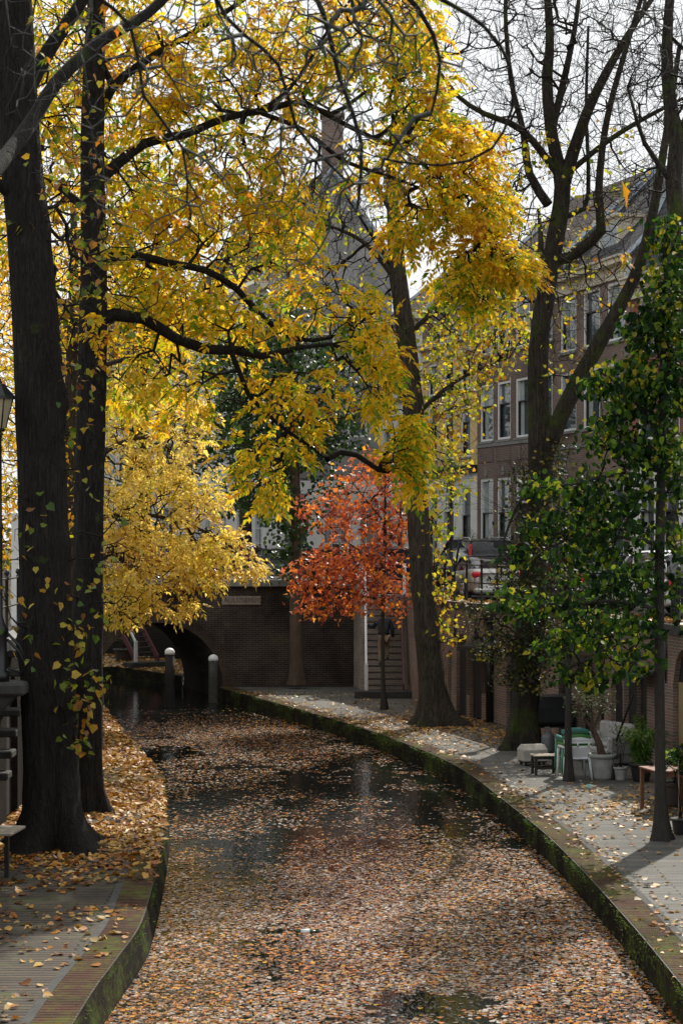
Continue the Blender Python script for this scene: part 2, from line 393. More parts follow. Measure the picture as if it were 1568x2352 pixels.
def np_mesh(name, V, F, mat, smooth=False):
    """F: (n,k) array, all faces with k corners"""
    me = bpy.data.meshes.new(name)
    n, k = F.shape
    me.vertices.add(len(V)); me.vertices.foreach_set('co', np.ascontiguousarray(V, np.float32).ravel())
    me.loops.add(n * k); me.loops.foreach_set('vertex_index', np.ascontiguousarray(F, np.int32).ravel())
    me.polygons.add(n); me.polygons.foreach_set('loop_start', np.arange(0, n * k, k, dtype=np.int32))
    try: me.polygons.foreach_set('loop_total', np.full(n, k, np.int32))
    except Exception: pass
    if smooth: me.polygons.foreach_set('use_smooth', np.ones(n, bool))
    me.update(calc_edges=True)
    return link_mesh(name, me, mat)

def unit(a): return a / np.maximum(np.linalg.norm(a, axis=-1, keepdims=True), 1e-9)

# leaf shapes: x along the leaf, y across, z up; quads only
LEAF_RHOMB = (np.array([(0, 0, 0), (.45, .24, .05), (1, 0, -.06), (.45, -.24, .05)]), np.array([(0, 1, 2, 3)]))
LEAF_HEART = (np.array([(.04, 0, 0), (.0, .32, .05), (.40, .46, .06), (1.0, 0, -.12), (.40, -.46, .06), (.0, -.32, .05)]),
              np.array([(0, 3, 2, 1), (0, 5, 4, 3)]))
LEAF_BROAD = (np.array([(0, 0, 0), (.12, .34, .06), (.60, .36, .05), (1.0, 0, -.12), (.60, -.36, .05), (.12, -.34, .06)]),
              np.array([(0, 3, 2, 1), (0, 5, 4, 3)]))
LEAF_OAK = (np.array([(0, 0, 0), (.25, .16, .03), (.42, .40, .06), (.55, .18, .02), (1, 0, -.08), (.55, -.18, .02), (.42, -.40, .06), (.25, -.16, .03)]),
            np.array([(0, 1, 2, 3), (0, 3, 4, 5), (0, 5, 6, 7)]))

def place(tpl, pos, d, nrm, size):
    T, F = tpl; n = len(pos); k = len(T)
    d = unit(d); s = unit(np.cross(nrm, d)); w = np.cross(d, s)
    size = np.broadcast_to(np.asarray(size, float), (n,))[:, None, None]
    V = pos[:, None, :] + size * (T[None, :, 0:1] * d[:, None, :] + T[None, :, 1:2] * s[:, None, :] + T[None, :, 2:3] * w[:, None, :])
    FF = (np.arange(n) * k)[:, None, None] + F[None]
    return V.reshape(-1, 3), FF.reshape(-1, F.shape[1])
def cat(parts):
    V = []; F = []; b = 0
    for v, f in parts: V.append(v); F.append(f + b); b += len(v)
    return np.concatenate(V), np.concatenate(F)
def pinnate(pos, d, rng, L=.26, pairs=4, leaf=.09, droop=.35):
    """compound leaves: leaflets in pairs along a drooping stalk"""
    n = len(pos); d = unit(d)
    up = unit(np.array([0, 0, 1.]) + rng.normal(0, .35, (n, 3)))
    s = unit(np.cross(up, d)); w = np.cross(d, s)
    parts = []; sc = rng.uniform(.75, 1.2, n)
    for j in range(pairs):
        t = (j + .6) / pairs
        c = pos + d * (L * t * sc)[:, None] + np.array([0, 0, -1.]) * (droop * L * t * t * sc)[:, None]
        for sg in (-1, 1):
            dd = d * .55 + s * sg * .8 + rng.normal(0, .15, (n, 3)) + np.array([0, 0, -.35])
            nn = w + rng.normal(0, .45, (n, 3))
            parts.append(place(LEAF_RHOMB, c, dd, nn, leaf * sc * rng.uniform(.8, 1.15, n)))
    c = pos + d * (L * sc)[:, None] + np.array([0, 0, -1.]) * (droop * L * sc)[:, None]
    parts.append(place(LEAF_RHOMB, c, d + np.array([0, 0, -.6]), w, leaf * sc * 1.1))
    return cat(parts)

# ------------------------------------------------------------------ trees
def frusta(p0, p1, r0, r1, n=4):
    d = unit(p1 - p0)
    ref = np.where(np.abs(d[:, 2:3]) < .9, np.array([[0, 0, 1.]]), np.array([[1., 0, 0]]))
    a = unit(np.cross(d, ref)); b = np.cross(a, d)
    m = len(p0); V = np.zeros((m, 2 * n, 3))
    for k in range(n):
        t = 2 * math.pi * k / n; o = a * math.cos(t) + b * math.sin(t)
        V[:, k] = p0 + o * r0[:, None]; V[:, n + k] = p1 + o * r1[:, None]
    F = np.array([(k, (k + 1) % n, n + (k + 1) % n, n + k) for k in range(n)])
    F = (np.arange(m) * 2 * n)[:, None, None] + F[None]
    return V.reshape(-1, 3), F.reshape(-1, 4)

def sweep(path, rad, sides=16, rough=.0, flare=0., seed=0, flute=5):
    """continuous trunk / limb; radius modulated by low ridges; flare widens the foot into root buttresses"""
    rng = np.random.default_rng(seed); n = len(path)
    bul = [(rng.uniform(.8, 14), rng.uniform(0, 6.28), rng.uniform(.08, .24), rng.uniform(.10, .28)) for _ in range(16)] if (flare and sides > 20) else []
    th = np.linspace(0, 2 * math.pi, sides, endpoint=False)
    ph = rng.uniform(0, 6.28, 6); V = []
    up = np.array([1., 0, 0]); L = 0
    for i in range(n):
        d = path[min(i + 1, n - 1)] - path[max(i - 1, 0)]; d = d / (np.linalg.norm(d) + 1e-9)
        a = up - d * up.dot(d)
        if np.linalg.norm(a) < 1e-3: a = np.cross(d, [0, 1, 0])
        a /= np.linalg.norm(a); b = np.cross(d, a); up = a
        if i: L += np.linalg.norm(path[i] - path[i - 1])
        r = np.full(sides, rad[i])
        r *= 1 + rough * (.5 * np.sin(flute * th + ph[0] + .3 * L) + .35 * np.sin((flute + 4) * th + ph[1] - .5 * L) + .3 * np.sin(2 * th + ph[2] + 1.3 * L) + .25 * rng.normal(0, 1, sides) * .5)
        if flare and sides > 20:
            wv_ = .5 * np.sin(L * 1.7 + 3 * np.sin(L * .6)); r *= 1 + .022 * np.abs(np.sin(9 * th + ph[4] + wv_)) - .022 * np.abs(np.sin(13 * th + ph[5] - wv_ * 1.4)) + .012 * rng.normal(0, 1, sides)
        for (bl, bt, ba, bs) in bul:
            if abs(L - bl) < .9: r *= 1 + ba * math.exp(-((L - bl) / bs) ** 2) * np.exp(-(np.angle(np.exp(1j * (th - bt))) / .45) ** 2)
        if flare: r *= 1 + flare * math.exp(-L / .30) * (1 + .75 * np.sin(4 * th + ph[3]) + .5 * np.sin(7 * th + ph[4])) + flare * .12 * math.exp(-L / .9) * np.sin(4 * th + ph[3])
        V.append(path[i] + np.outer(np.cos(th) * r, a) + np.outer(np.sin(th) * r, b))
    V = np.concatenate(V)
    F = []
    for i in range(n - 1):
        k = np.arange(sides); j = (k + 1) % sides
        F.append(np.stack([i * sides + k, i * sides + j, (i + 1) * sides + j, (i + 1) * sides + k], 1))
    return V, np.concatenate(F)

def grow(limbs, blobs, seed, step=.35, bf=.3, wiggle=.13, tip=.006, arch=.12, pw=.5, spurs=0, spup=.3):
    """limbs: list of arrays (n,4) xyz+r.  blobs: (u,v,Y,ru,rv,rY,count).  Returns twig edges and outer nodes"""
    rng = np.random.default_rng(seed)
    pos = []; par = []; plen = []
    for lb in limbs:
        st = len(pos)
        for i, q in enumerate(lb):
            pos.append(q[:3]); par.append(-1); plen.append((i * .12))
    nl = len(pos); base = np.array(pos)
    A = []
    for (u, v, Y, ru, rv, rY, cnt) in blobs:
        c = P(u, v, Y); d = rng.normal(0, 1, (cnt, 3)); d = unit(d) * (rng.uniform(0, 1, (cnt, 1)) ** .38)
        A.append(c + d * np.array([ru / 4500 * Y, rY, rv / 4500 * Y]))
    A = np.concatenate(A)
    dist = np.array([np.min(np.sum((base - a) ** 2, 1)) for a in A])
    A = A[np.argsort(dist)]
    cap = nl + len(A) * 14 + 1000
    X = np.zeros((cap, 3)); X[:nl] = base; PL = np.zeros(cap); PL[:nl] = plen
    PA = np.full(cap, -1); n = nl; tips = []
    for a in A:
        d = np.sqrt(np.sum((X[:n] - a) ** 2, 1))
        i = int(np.argmin(d + bf * PL[:n])); L = d[i]
        if L < .05: continue
        m = max(1, min(14, int(round(L / step))))
        p = X[i].copy(); prev = i
        side = rng.normal(0, 1, 3) * wiggle * L
        for k in range(1, m + 1):
            t = k / m
            q = X[i] * (1 - t) + a * t + np.sin(math.pi * t) * (side + np.array([0, 0, arch * L])) + (rng.normal(0, .09 * step, 3) if k < m else 0)
            X[n] = q; PA[n] = prev; PL[n] = PL[prev] + L / m; prev = n; n += 1
            if n >= cap: break
        tips.append(n - 1)
        if n >= cap - 14: break
    w = np.zeros(n)
    w[tips] += 1
    for i in range(n - 1, nl - 1, -1):
        if PA[i] >= nl: w[PA[i]] += w[i]
    w = np.maximum(w, 1)
    rad = tip * w ** pw
    idx = np.arange(nl, n)
    p1 = X[idx]; p0 = X[PA[idx]]
    r1 = rad[idx]; r0 = np.where(PA[idx] >= nl, rad[PA[idx]], r1 * 1.3)
    r0 = np.minimum(r0, r1 * 1.8 + .002)
    outer = idx[w[idx] <= 3]
    if spurs:
        k = int(len(outer) * spurs); q = rng.choice(outer, k); a = X[q]; dr = unit(X[q] - X[PA[q]])
        dd = unit(dr * .8 + rng.normal(0, .6, (k, 3)) + np.array([0, 0, spup])); ln = rng.uniform(.5, 1.3, (k, 1)) * step * 1.3
        b = a + dd * ln; c = b + unit(dd + rng.normal(0, .35, (k, 3)) + np.array([0, 0, spup * .6])) * ln * .8
        t_ = np.full(k, tip)
        p0 = np.concatenate([p0, a, b]); p1 = np.concatenate([p1, b, c]); r0 = np.concatenate([r0, t_, t_ * .8]); r1 = np.concatenate([r1, t_ * .8, t_ * .5])
    return dict(p0=p0, p1=p1, r0=r0, r1=r1, op=X[outer], od=unit(X[outer] - X[PA[outer]]), tips=X[tips], td=unit(X[tips] - X[PA[tips]]), rng=rng)

def twig_obj(g, mat, extra=None):
    big = g['r1'] > .02
    parts = []
    if big.any(): parts.append(frusta(g['p0'][big], g['p1'][big], g['r0'][big], g['r1'][big], 7))
    sm = ~big
    if sm.any(): parts.append(frusta(g['p0'][sm], g['p1'][sm], g['r0'][sm], g['r1'][sm], 4))
    V, F = cat(parts)
    return np_mesh('branches', V, F, mat, True)

def limb(ctrl, step=.3):
    """ctrl: list of (u,v,Y,r)"""
    return smooth_path([np.append(P(u, v, Y), r) for (u, v, Y, r) in ctrl], step)

def tree(name, label, base, limbs, blobs, seed, bark='bark_dark', twigmat='twig', group=None, leaves=None,
         flare=.5, step=.35, tip=.006, bf=.3, arch=.12, sides=18, rough=.05, pw=.5, wiggle=.13, cat_='tree', spurs=0, spup=.3):
    root = thing(name, label, cat_, base, 0, group)
    parts = []
    for i, lb in enumerate(limbs):
        parts.append(sweep(lb[:, :3], lb[:, 3], sides if i == 0 else 10, rough, flare if i == 0 else 0, seed + i))
    V, F = cat(parts); world_child(np_mesh('trunk', V, F, bark, True), root)
    g = grow(limbs, blobs, seed, step, bf, wiggle, tip, arch, pw, spurs, spup)
    world_child(twig_obj(g, twigmat), root)
    if leaves:
        V, F = cat([fn(g) for fn in leaves[1]])
        world_child(np_mesh('crown', V, F, leaves[0]), root)
    return root, g

def lf_pinnate(per=1.3, L=.26, pairs=4, leaf=.09, drop=0., mask=None):
    def fn(g):
        rng = g['rng']; p = g['op']; d = g['od']
        if mask is not None: k = mask(p); p = p[k]; d = d[k]
        n = int(len(p) * per); i = rng.integers(0, len(p), n)
        dd = unit(d[i] * .6 + rng.normal(0, .6, (n, 3)) * np.array([1, 1, .5]) + np.array([0, 0, -.25]))
        return pinnate(p[i] + rng.normal(0, .06, (n, 3)), dd, rng, L, pairs, leaf)
    return fn
def lf_simple(tpl, per=3, size=.08, spread=.15, hang=.5, mask=None):
    def fn(g):
        rng = g['rng']; p = g['op']; d = g['od']
        if mask is not None: k = mask(p); p = p[k]; d = d[k]
        n = int(len(p) * per); i = rng.integers(0, len(p), n)
        q = p[i] + rng.normal(0, spread, (n, 3)) * np.array([1, 1, .7])
        dd = unit(d[i] * .3 + rng.normal(0, .7, (n, 3)) + np.array([0, 0, -hang]))
        nn = unit(rng.normal(0, .55, (n, 3)) + np.array([0, 0, 1.]))
        return place(tpl, q, dd, nn, size * rng.uniform(.65, 1.2, n))
    return fn
# ================================================================== the ground
def curve2(pts, step=.5): return smooth_path(np.array(pts, float), step)
QR = curve2([(3.9, -12), (3.75, 8), (3.70, 17), (3.66, 21.1), (3.60, 24.9), (3.40, 30.6), (3.08, 35), (2.40, 41.8), (1.05, 48), (-.62, 53.7), (-2.05, 58), (-3.75, 63), (-3.95, 64.05)])
QR2 = curve2([(-5.6, 68.95), (-6.3, 70.2), (-9, 74.7), (-13, 79.5), (-20, 86)])
QL = curve2([(-2.9, -12), (-2.75, 8), (-2.66, 19.4), (-2.58, 22.2), (-2.50, 24.2), (-2.57, 26.3), (-2.72, 29.1), (-2.95, 32.6), (-3.27, 36.2), (-3.63, 39.3), (-4.14, 42.4), (-4.66, 45), (-5.7, 50.2), (-6.5, 54.5), (-7.6, 60.5), (-8.05, 64.05)])
QL2 = curve2([(-9.7, 68.95), (-11.5, 71.5), (-16, 77), (-24, 84)])
WR = curve2([(8.4, -12), (8.3, 10), (8.0, 20), (7.6, 30), (6.85, 38), (5.75, 43.6), (4.35, 50.2), (3.15, 54), (2.5, 57.2), (2.12, 59.4), (2.06, 62.6)])
WL = curve2([(-6.0, -12), (-6.0, 10), (-5.9, 25), (-5.7, 34), (-6.25, 40), (-7.7, 47), (-9.4, 54), (-10.8, 60), (-11.3, 64.05)])
WR2 = curve2([(.3, 68.95), (-2.0, 71.5), (-5.5, 77), (-10.5, 83), (-18, 90)])
WL2 = curve2([(-12.9, 68.95), (-15, 71.5), (-20, 76), (-28, 82)])
def struct(name, o): o['kind'] = 'structure'; o.name = name; return o
L2 = lambda a: [(float(p[0]), float(p[1])) for p in a]

mb = MB(); mb.sheet([(-900, -300), (900, -300), (900, 1500), (-900, 1500)], -1.6)
struct('ground', mb.build('ground', 'soil'))
mb = MB(); mb.sheet([(-40, -14), (14, -14), (14, 92), (-40, 92)], WATER)
def m_water():
    m = M('canal_water'); t = NT(m); v = t.coord('Object', (1, .45, 1))
    h = t.mix(.5, t.noise(v, 1.4, 3), t.noise(v, 11, 2))
    t.out((.007, .009, .007), .035, t.bump(h, .22, .05), spec=.6, extra={'IOR': 1.33}); return m
MAT['water'] = m_water()
struct('water', mb.build('water', 'water'))
mb = MB(); mb.sheet(L2(QR) + [(2.06, 64.05)] + L2(WR)[::-1], 0); struct('pavement_towpath', mb.build('pavement_towpath', 'pave_r', uv=True))
mb = MB(); mb.sheet(L2(QL)[::-1] + L2(WL), 0); struct('pavement_wharf', mb.build('pavement_wharf', 'pave_l', uv=True))
mb = MB(); mb.sheet(L2(QR2) + L2(WR2)[::-1], 0); struct('pavement_beyond_bridge', mb.build('pavement_beyond_bridge', 'pave_l', uv=True))
mb = MB(); mb.sheet(L2(QL2) + L2(WL2)[::-1], 0); struct('pavement_across_canal', mb.build('pavement_across_canal', 'pave_l', uv=True))
# the streets, one storey above the wharves
mb = MB(); mb.sheet(L2(WR) + [(.35, 64.05), (.35, 68.95)] + L2(WR2) + [(-60, 140), (300, 400), (300, -12)], STREET)
struct('street_right', mb.build('street_right', 'street', uv=True))
mb = MB(); mb.sheet(L2(WL) + [(-12.9, 68.95)] + L2(WL2) + [(-300, 140), (-300, -12)], STREET)
struct('street_left', mb.build('street_left', 'street', uv=True))

def offset(cv, d):
    t = unit(np.gradient(cv, axis=0)); nrm = np.stack([t[:, 1], -t[:, 0]], 1); return cv + nrm * d
def ribbon(mb, A, za, B, zb):
    n = len(A); vs = [(a[0], a[1], za) for a in A] + [(b[0], b[1], zb) for b in B]
    return mb.add(vs, [(i, i + 1, n + i + 1, n + i) for i in range(n - 1)])
def ribbon_uv(name, A, za, B, zb, mat, parent, swap=False):
    """band along a curve; UV runs in metres along the curve"""
    n = len(A); s = np.concatenate([[0], np.cumsum(np.linalg.norm(np.diff(A, axis=0), axis=1))])
    me = bpy.data.meshes.new(name)
    vs = [(a[0], a[1], za) for a in A] + [(b[0], b[1], zb) for b in B]
    me.from_pydata(vs, [], [(i, i + 1, n + i + 1, n + i) for i in range(n - 1)])
    l = me.uv_layers.new(name='UVMap'); W = abs(za - zb) + np.linalg.norm(A[0] - B[0])
    for p in me.polygons:
        for li in p.loop_indices:
            vi = me.loops[li].vertex_index
            a, b = (s[vi % n], 0 if vi < n else W); l.data[li].uv = (b, a) if swap else (a, b)
    o = link_mesh(name, me, mat); world_child(o, parent); return o

def quay(name, label, cv, side):
    root = thing(name, label, 'quay wall', (cv[len(cv) // 2][0], cv[len(cv) // 2][1], WATER))
    ribbon_uv('wall_face', offset(cv, -side * .0), 0.002, offset(cv, side * (.04 if side < 0 else .35)), -1.6, 'br_quay', root)
    ribbon_uv('coping', offset(cv, -side * .02), .006, offset(cv, -side * -.42 * -1), .006, 'br_cope', root, True)
    ribbon_uv('kerb_strip', offset(cv, -side * .42), .010, offset(cv, -side * .52), .010, 'stone_dark', root)
    return root
quay('quay_wall', 'mossy dark brick edge of the right wharf curving along the water', QR, -1)
quay('quay_wall', 'brick edge of the left wharf curving past the two big trunks', QL, 1)
quay('quay_wall', 'dark quay edge seen through the bridge arch', QR2, -1)
quay('quay_wall', 'quay edge on the far side of the arch behind the trunks', QL2, 1)

# ------------------------------------------------------------------ cellar walls with arched recesses
def arclen(c): return np.concatenate([[0], np.cumsum(np.linalg.norm(np.diff(c, axis=0), axis=1))])
class Line:
    def __init__(s, c): s.c = np.array(c); s.s = arclen(s.c); s.L = s.s[-1]
    def at(s, q): return np.array([np.interp(q, s.s, s.c[:, 0]), np.interp(q, s.s, s.c[:, 1])])
    def nrm(s, q):
        d = s.at(min(q + .2, s.L)) - s.at(max(q - .2, 0)); d /= np.linalg.norm(d); return np.array([d[1], -d[0]]), d
    def s_of_u(s, u, lo=0):
        uu = 784 + 4500 * s.c[:, 0] / np.maximum(s.c[:, 1], .1); ok = s.c[:, 1] > lo
        i = np.argmin(np.where(ok, np.abs(uu - u), 1e9)); return s.s[i]
def recess_wall(name, line, side, top, ops, mat, inner, parent, depth=.11):
    """ops: (s_centre, width, z0, spring, arched).  side: +1 recess goes along +normal"""
    cuts = set(np.arange(0, line.L, .6)); cuts.add(line.L)
    for (c, w, z0, sp, ar) in ops:
        for k in range(9): cuts.add(c - w / 2 + w * k / 8)
    cuts = sorted(q for q in cuts if 0 <= q <= line.L)
    W = MB(); I = MB()
    for a, b in zip(cuts[:-1], cuts[1:]):
        if b - a < 1e-4: continue
        m = (a + b) / 2; op = None
        for o in ops:
            if abs(m - o[0]) < o[1] / 2: op = o
        pa, pb = line.at(a), line.at(b)
        if op is None:
            W.add([(*pa, 0), (*pb, 0), (*pb, top), (*pa, top)], [(0, 1, 2, 3)]); continue
        c, w, z0, sp, ar = op
        zt = lambda q: sp + (math.sqrt(max(0, 1 - ((q - c) / (w / 2)) ** 2)) * w / 2 if ar else 0)
        n, _ = line.nrm(c); n = n * side * depth
        za, zb = zt(a), zt(b)
        W.add([(*pa, za), (*pb, zb), (*pb, top), (*pa, top)], [(0, 1, 2, 3)])
        if z0 > 0.01: W.add([(*pa, 0), (*pb, 0), (*pb, z0), (*pa, z0), (*(pa + n), z0), (*(pb + n), z0)], [(0, 1, 2, 3), (3, 2, 5, 4)])
        W.add([(*pa, za), (*pb, zb), (*(pb + n), zb), (*(pa + n), za)], [(0, 1, 2, 3)])
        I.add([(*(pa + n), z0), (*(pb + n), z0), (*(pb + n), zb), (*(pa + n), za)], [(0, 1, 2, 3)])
        for q, pq in ((a, pa), (b, pb)):
            if abs(abs(q - c) - w / 2) < 1e-3: W.add([(*pq, z0), (*(pq + n), z0), (*(pq + n), zt(q) + .001), (*pq, zt(q) + .001)], [(0, 1, 2, 3)])
    W.build('brickwork', mat, parent, uv=True)
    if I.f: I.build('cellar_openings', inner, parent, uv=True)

LR = Line(WR)
root = thing('cellar_wall', 'tall curving brick wall of arched cellars along the right wharf', 'retaining wall', (5.75, 43.6, 0))
ops = []
for (u, w, z0, sp, ar) in [(1039, .35, .3, 1.55, 1), (1057, .95, 0, 1.75, 1), (1077, .4, .6, 1.75, 1), (1099, .95, 0, 1.8, 1), (1119, .4, .7, 1.7, 1), (1180, .8, 0, 1.8, 1), (1208, .8, .0, 1.8, 1),
                           (1292, .7, 0, 1.75, 1), (1338, .7, .3, 1.8, 1), (1372, .5, .7, 1.7, 1), (1420, .7, .6, 1.6, 1), (1447, 1.1, 0, 2.0, 1), (1474, .6, .3, 1.8, 1), (1572, 1.5, 0, 1.9, 1)]:
    ops.append((LR.s_of_u(u, 20), w, z0, sp, ar))
for c in (20, 24.5, 29, 33.5): ops.append((c, 1.3, 0, 1.8, 1))
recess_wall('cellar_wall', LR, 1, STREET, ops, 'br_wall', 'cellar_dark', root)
ribbon_uv('coping', offset(WR, -.07), STREET + .05, offset(WR, .35), STREET + .05, 'stone', root)
ribbon_uv('coping_edge', offset(WR, -.07), STREET + .05, offset(WR, -.07), STREET - .13, 'stone_dark', root)
# drain pipe, small sloping canopies, iron wall anchors
s = LR.s_of_u(1130, 20); p = LR.at(s); n, _ = LR.nrm(s)
mb = MB(); q = p - n * .10; mb.tube([(*q, 0), (*q, 2.7)], .10, 10); mb.box((q[0], q[1], 2.75), (.3, .3, .22)); mb.build('drain_pipe', 'black', root)
for u in (1113, 1141, 1251, 1351, 1488):
    s = LR.s_of_u(u, 20); p = LR.at(s); n, d = LR.nrm(s); ang = math.atan2(d[1], d[0])
    mb = MB(); q = p - n * .27; mb.box((q[0], q[1], 2.02), (1.0, .55, .05), ang, ('X', -.35)); mb.box((p[0] - n[0] * .5, p[1] - n[1] * .5, 1.93), (1.0, .04, .12), ang)
    mb.build('canopy_slab', 'stone_dark', root)
for u in (1046, 1086, 1183, 1536):
    s = LR.s_of_u(u, 20); p = LR.at(s); n, d = LR.nrm(s); q = p - n * .03
    mb = MB(); mb.tube([(q[0], q[1], 1.9), (q[0] - .01, q[1], 2.3), (q[0], q[1], 2.75)], [.015, .035, .015], 6); mb.build('wall_anchor', 'black', root)
s = LR.s_of_u(1572, 20); p = LR.at(s); n, d = LR.nrm(s); q = p + n * .085
mb = MB(); mb.box((q[0], q[1], .98), (1.2, .05, 1.95), math.atan2(d[1], d[0])); mb.build('ochre_door', 'ochre_dim', root)

LL = Line(WL)
root = thing('cellar_wall', 'blackened brick street wall behind the big left trunk', 'retaining wall', (-6.1, 36, 0))
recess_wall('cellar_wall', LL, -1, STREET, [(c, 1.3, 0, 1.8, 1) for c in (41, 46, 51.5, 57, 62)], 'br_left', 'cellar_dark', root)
ribbon_uv('coping', offset(WL, .07), STREET + .05, offset(WL, -.35), STREET + .05, 'stone', root)
ribbon_uv('coping_edge', offset(WL, .07), STREET + .05, offset(WL, .07), STREET - .13, 'stone_dark', root)
LR2 = Line(WR2)
root = thing('cellar_wall', 'dark brick wall seen through the bridge arch', 'retaining wall', (-5.5, 77, 0))
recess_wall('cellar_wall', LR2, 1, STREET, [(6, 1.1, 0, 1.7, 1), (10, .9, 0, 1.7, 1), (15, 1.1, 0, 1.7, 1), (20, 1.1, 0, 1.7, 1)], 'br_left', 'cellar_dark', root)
LL2 = Line(WL2)
root = thing('cellar_wall', 'brick wall on the far left beyond the bridge', 'retaining wall', (-20, 76, 0))
recess_wall('cellar_wall', LL2, -1, STREET, [(6, 1.1, 0, 1.7, 1)], 'br_left', 'cellar_dark', root)

# ------------------------------------------------------------------ the bridge
DECK = 3.50
bridge = thing('brick_bridge', 'dark brick arch bridge with a stone name plaque across the canal', 'bridge', (-5.9, 64, 0))
AX, SPZ, RI, RO = -5.95, -.15, 2.12, 2.46
YF, YB, SK = 64.0, 69.0, -1.7
def arch_pts(rad, n=28, cx=AX): return [(cx + rad * math.cos(math.pi * k / n), SPZ + rad * 1.06 * math.sin(math.pi * k / n)) for k in range(n + 1)]
W = MB()
for Y, cx in ((YF, AX), (YB, AX + SK)):
    W = MB()
    ap = arch_pts(RI, 28, cx)            # right to left
    sh = cx - AX
    x0, x1 = -11.6 + sh, (.4 if sh == 0 else .4)
    W.add([(x1, Y, -1.6), (x1, Y, DECK - .2), (ap[0][0], Y, DECK - .2), (ap[0][0], Y, -1.6)], [(0, 1, 2, 3)])
    W.add([(x0, Y, -1.6), (x0, Y, DECK - .2), (ap[-1][0], Y, DECK - .2), (ap[-1][0], Y, -1.6)], [(0, 1, 2, 3)])
    for a, b in zip(ap[:-1], ap[1:]): W.add([(a[0], Y, a[1]), (b[0], Y, b[1]), (b[0], Y, DECK - .2), (a[0], Y, DECK - .2)], [(0, 1, 2, 3)])
    W.build('face', 'br_bridge', bridge, uv=True)
W = MB(); ap = [(AX + RI, -1.6)] + arch_pts(RI) + [(AX - RI, -1.6)]
for a, b in zip(ap[:-1], ap[1:]): W.add([(a[0], YF, a[1]), (b[0], YF, b[1]), (b[0] + SK, YB, b[1]), (a[0] + SK, YB, a[1])], [(0, 1, 2, 3)])
W.build('barrel', 'br_bridge', bridge, uv=True)
W = MB(); nb = 84
for k in range(nb):
    t0 = math.pi * (k + .07) / nb; t1 = math.pi * (k + .93) / nb
    for (ra, rb) in ((RI - .005, RI + .21), (RI + .222, RO)):
        pr = random.uniform(.02, .032)
        if ra > RI and k % 2: pass
        q = [(AX + r * math.cos(t), SPZ + 1.06 * r * math.sin(t)) for r, t in ((ra, t0), (rb, t0), (rb, t1), (ra, t1))]
        W.prism(q, YF - pr, YF + .05, 'y')
W.build('arch_ring', 'br_ring', bridge, uv=True)
W = MB()
for x in np.arange(-11.6, .35, 1.5): W.box((x + .75, YF + .02, DECK - .11), (1.485, .46, .22))
W.build('coping', 'stone', bridge, bevel=.015); W = MB()
for x in np.arange(-13, .35, 1.5): W.box((x + .75, YB - .02, DECK - .11), (1.485, .46, .22))
W.build('coping', 'stone', bridge, bevel=.015)
W = MB(); W.sheet([(-13.4, YF + .2), (.4, YF + .2), (.4, YB - .2), (-13.4, YB - .2)], DECK - .02)
W.add([(.4, YF + .2, DECK - .02), (4.5, YF - .6, STREET + .01), (4.5, YB + .6, STREET + .01), (.4, YB - .2, DECK - .02)], [(0, 1, 2, 3)])
W.add([(-13.4, YF + .2, DECK - .02), (-19, YF - .6, STREET + .01), (-19, YB + .6, STREET + .01), (-13.4, YB - .2, DECK - .02)], [(0, 3, 2, 1)])
W.add([(.4, YF + .2, DECK - .02), (4.5, YF - .6, STREET + .01), (.4, YF + .2, STREET), (4.5, YF - .6, STREET)], [(0, 1, 3, 2)])
W.build('deck', 'street', bridge, uv=True)
pc = P(554, 1379, YF - .04)
W = MB(); W.box((pc[0], YF - .02, pc[2]), (1.28, .09, .28)); pl = W.build('name_plaque', 'plaque', bridge, bevel=.01)
fc = bpy.data.curves.new('text', 'FONT'); fc.body = 'PAULUSBRUG'; fc.size = .215; fc.extrude = .004; fc.align_x = 'CENTER'; fc.align_y = 'CENTER'
fc.space_character = 1.03; fc.offset = -.002
fo = bpy.data.objects.new('t', fc); COL.objects.link(fo); bpy.context.view_layer.update()
me = bpy.data.meshes.new_from_object(fo); bpy.data.objects.remove(fo)
me.transform(Matrix.Translation((pc[0], YF - .067, pc[2])) @ Matrix.Rotation(R(90), 4, 'X')); me.name = 'inscription'
me.materials.clear(); o = link_mesh('inscription', me, 'engrave')
o.parent = pl
# side wall and back wall of the stair niche
W = MB()
W.add([(.4, 64.0, 0), (.62, 62.7, 0), (.62, 62.7, 3.3), (.4, 64.0, 3.3)], [(0, 1, 2, 3)])
W.add([(.62, 62.7, 0), (2.06, 62.6, 0), (2.06, 62.6, STREET), (.62, 62.7, STREET)], [(0, 1, 2, 3)])
W.build('abutment', 'br_niche', bridge, uv=True)
W = MB(); W.sheet([(.3, 64.1), (.60, 62.72), (2.1, 62.62), (2.2, 64.1)], STREET + .06); W.build('stair_landing', 'stone', bridge)

# railings on the bridge: posts and three bars
def railing(name, label, pts, h, z0, zs=None, nr=3, ball=True, r=.022, every=1.5, cat_='railing', group=None):
    pts = np.array(pts, float); ln = Line(pts)
    root = thing(name, label, cat_, (pts[0][0], pts[0][1], z0), 0, group)
    n = max(1, int(round(ln.L / every)))
    for i in range(n + 1):
        x, y = ln.at(ln.L * i / n)
        m = MB(); prof = [(.034, 0), (.034, h * .1), (r * 1.3, h * .12), (r * 1.3, h * .95), (.04, h * .96), (.04, h), (.02, h + .02)]
        if ball: prof += [(.045, h + .05), (.05, h + .08), (.035, h + .12), (.005, h + .135)]
        m.lathe((x, y, z0), prof, 8); m.build('post', 'black', root)
    for k in range(nr):
        m = MB(); z = z0 + h * (1 - .03 - k * (.46 if nr == 2 else .31))
        m.tube([(*ln.at(q), z) for q in np.linspace(0, ln.L, max(2, int(ln.L / .8)))], r * .8, 6); m.build('rail', 'black', root)
    return root
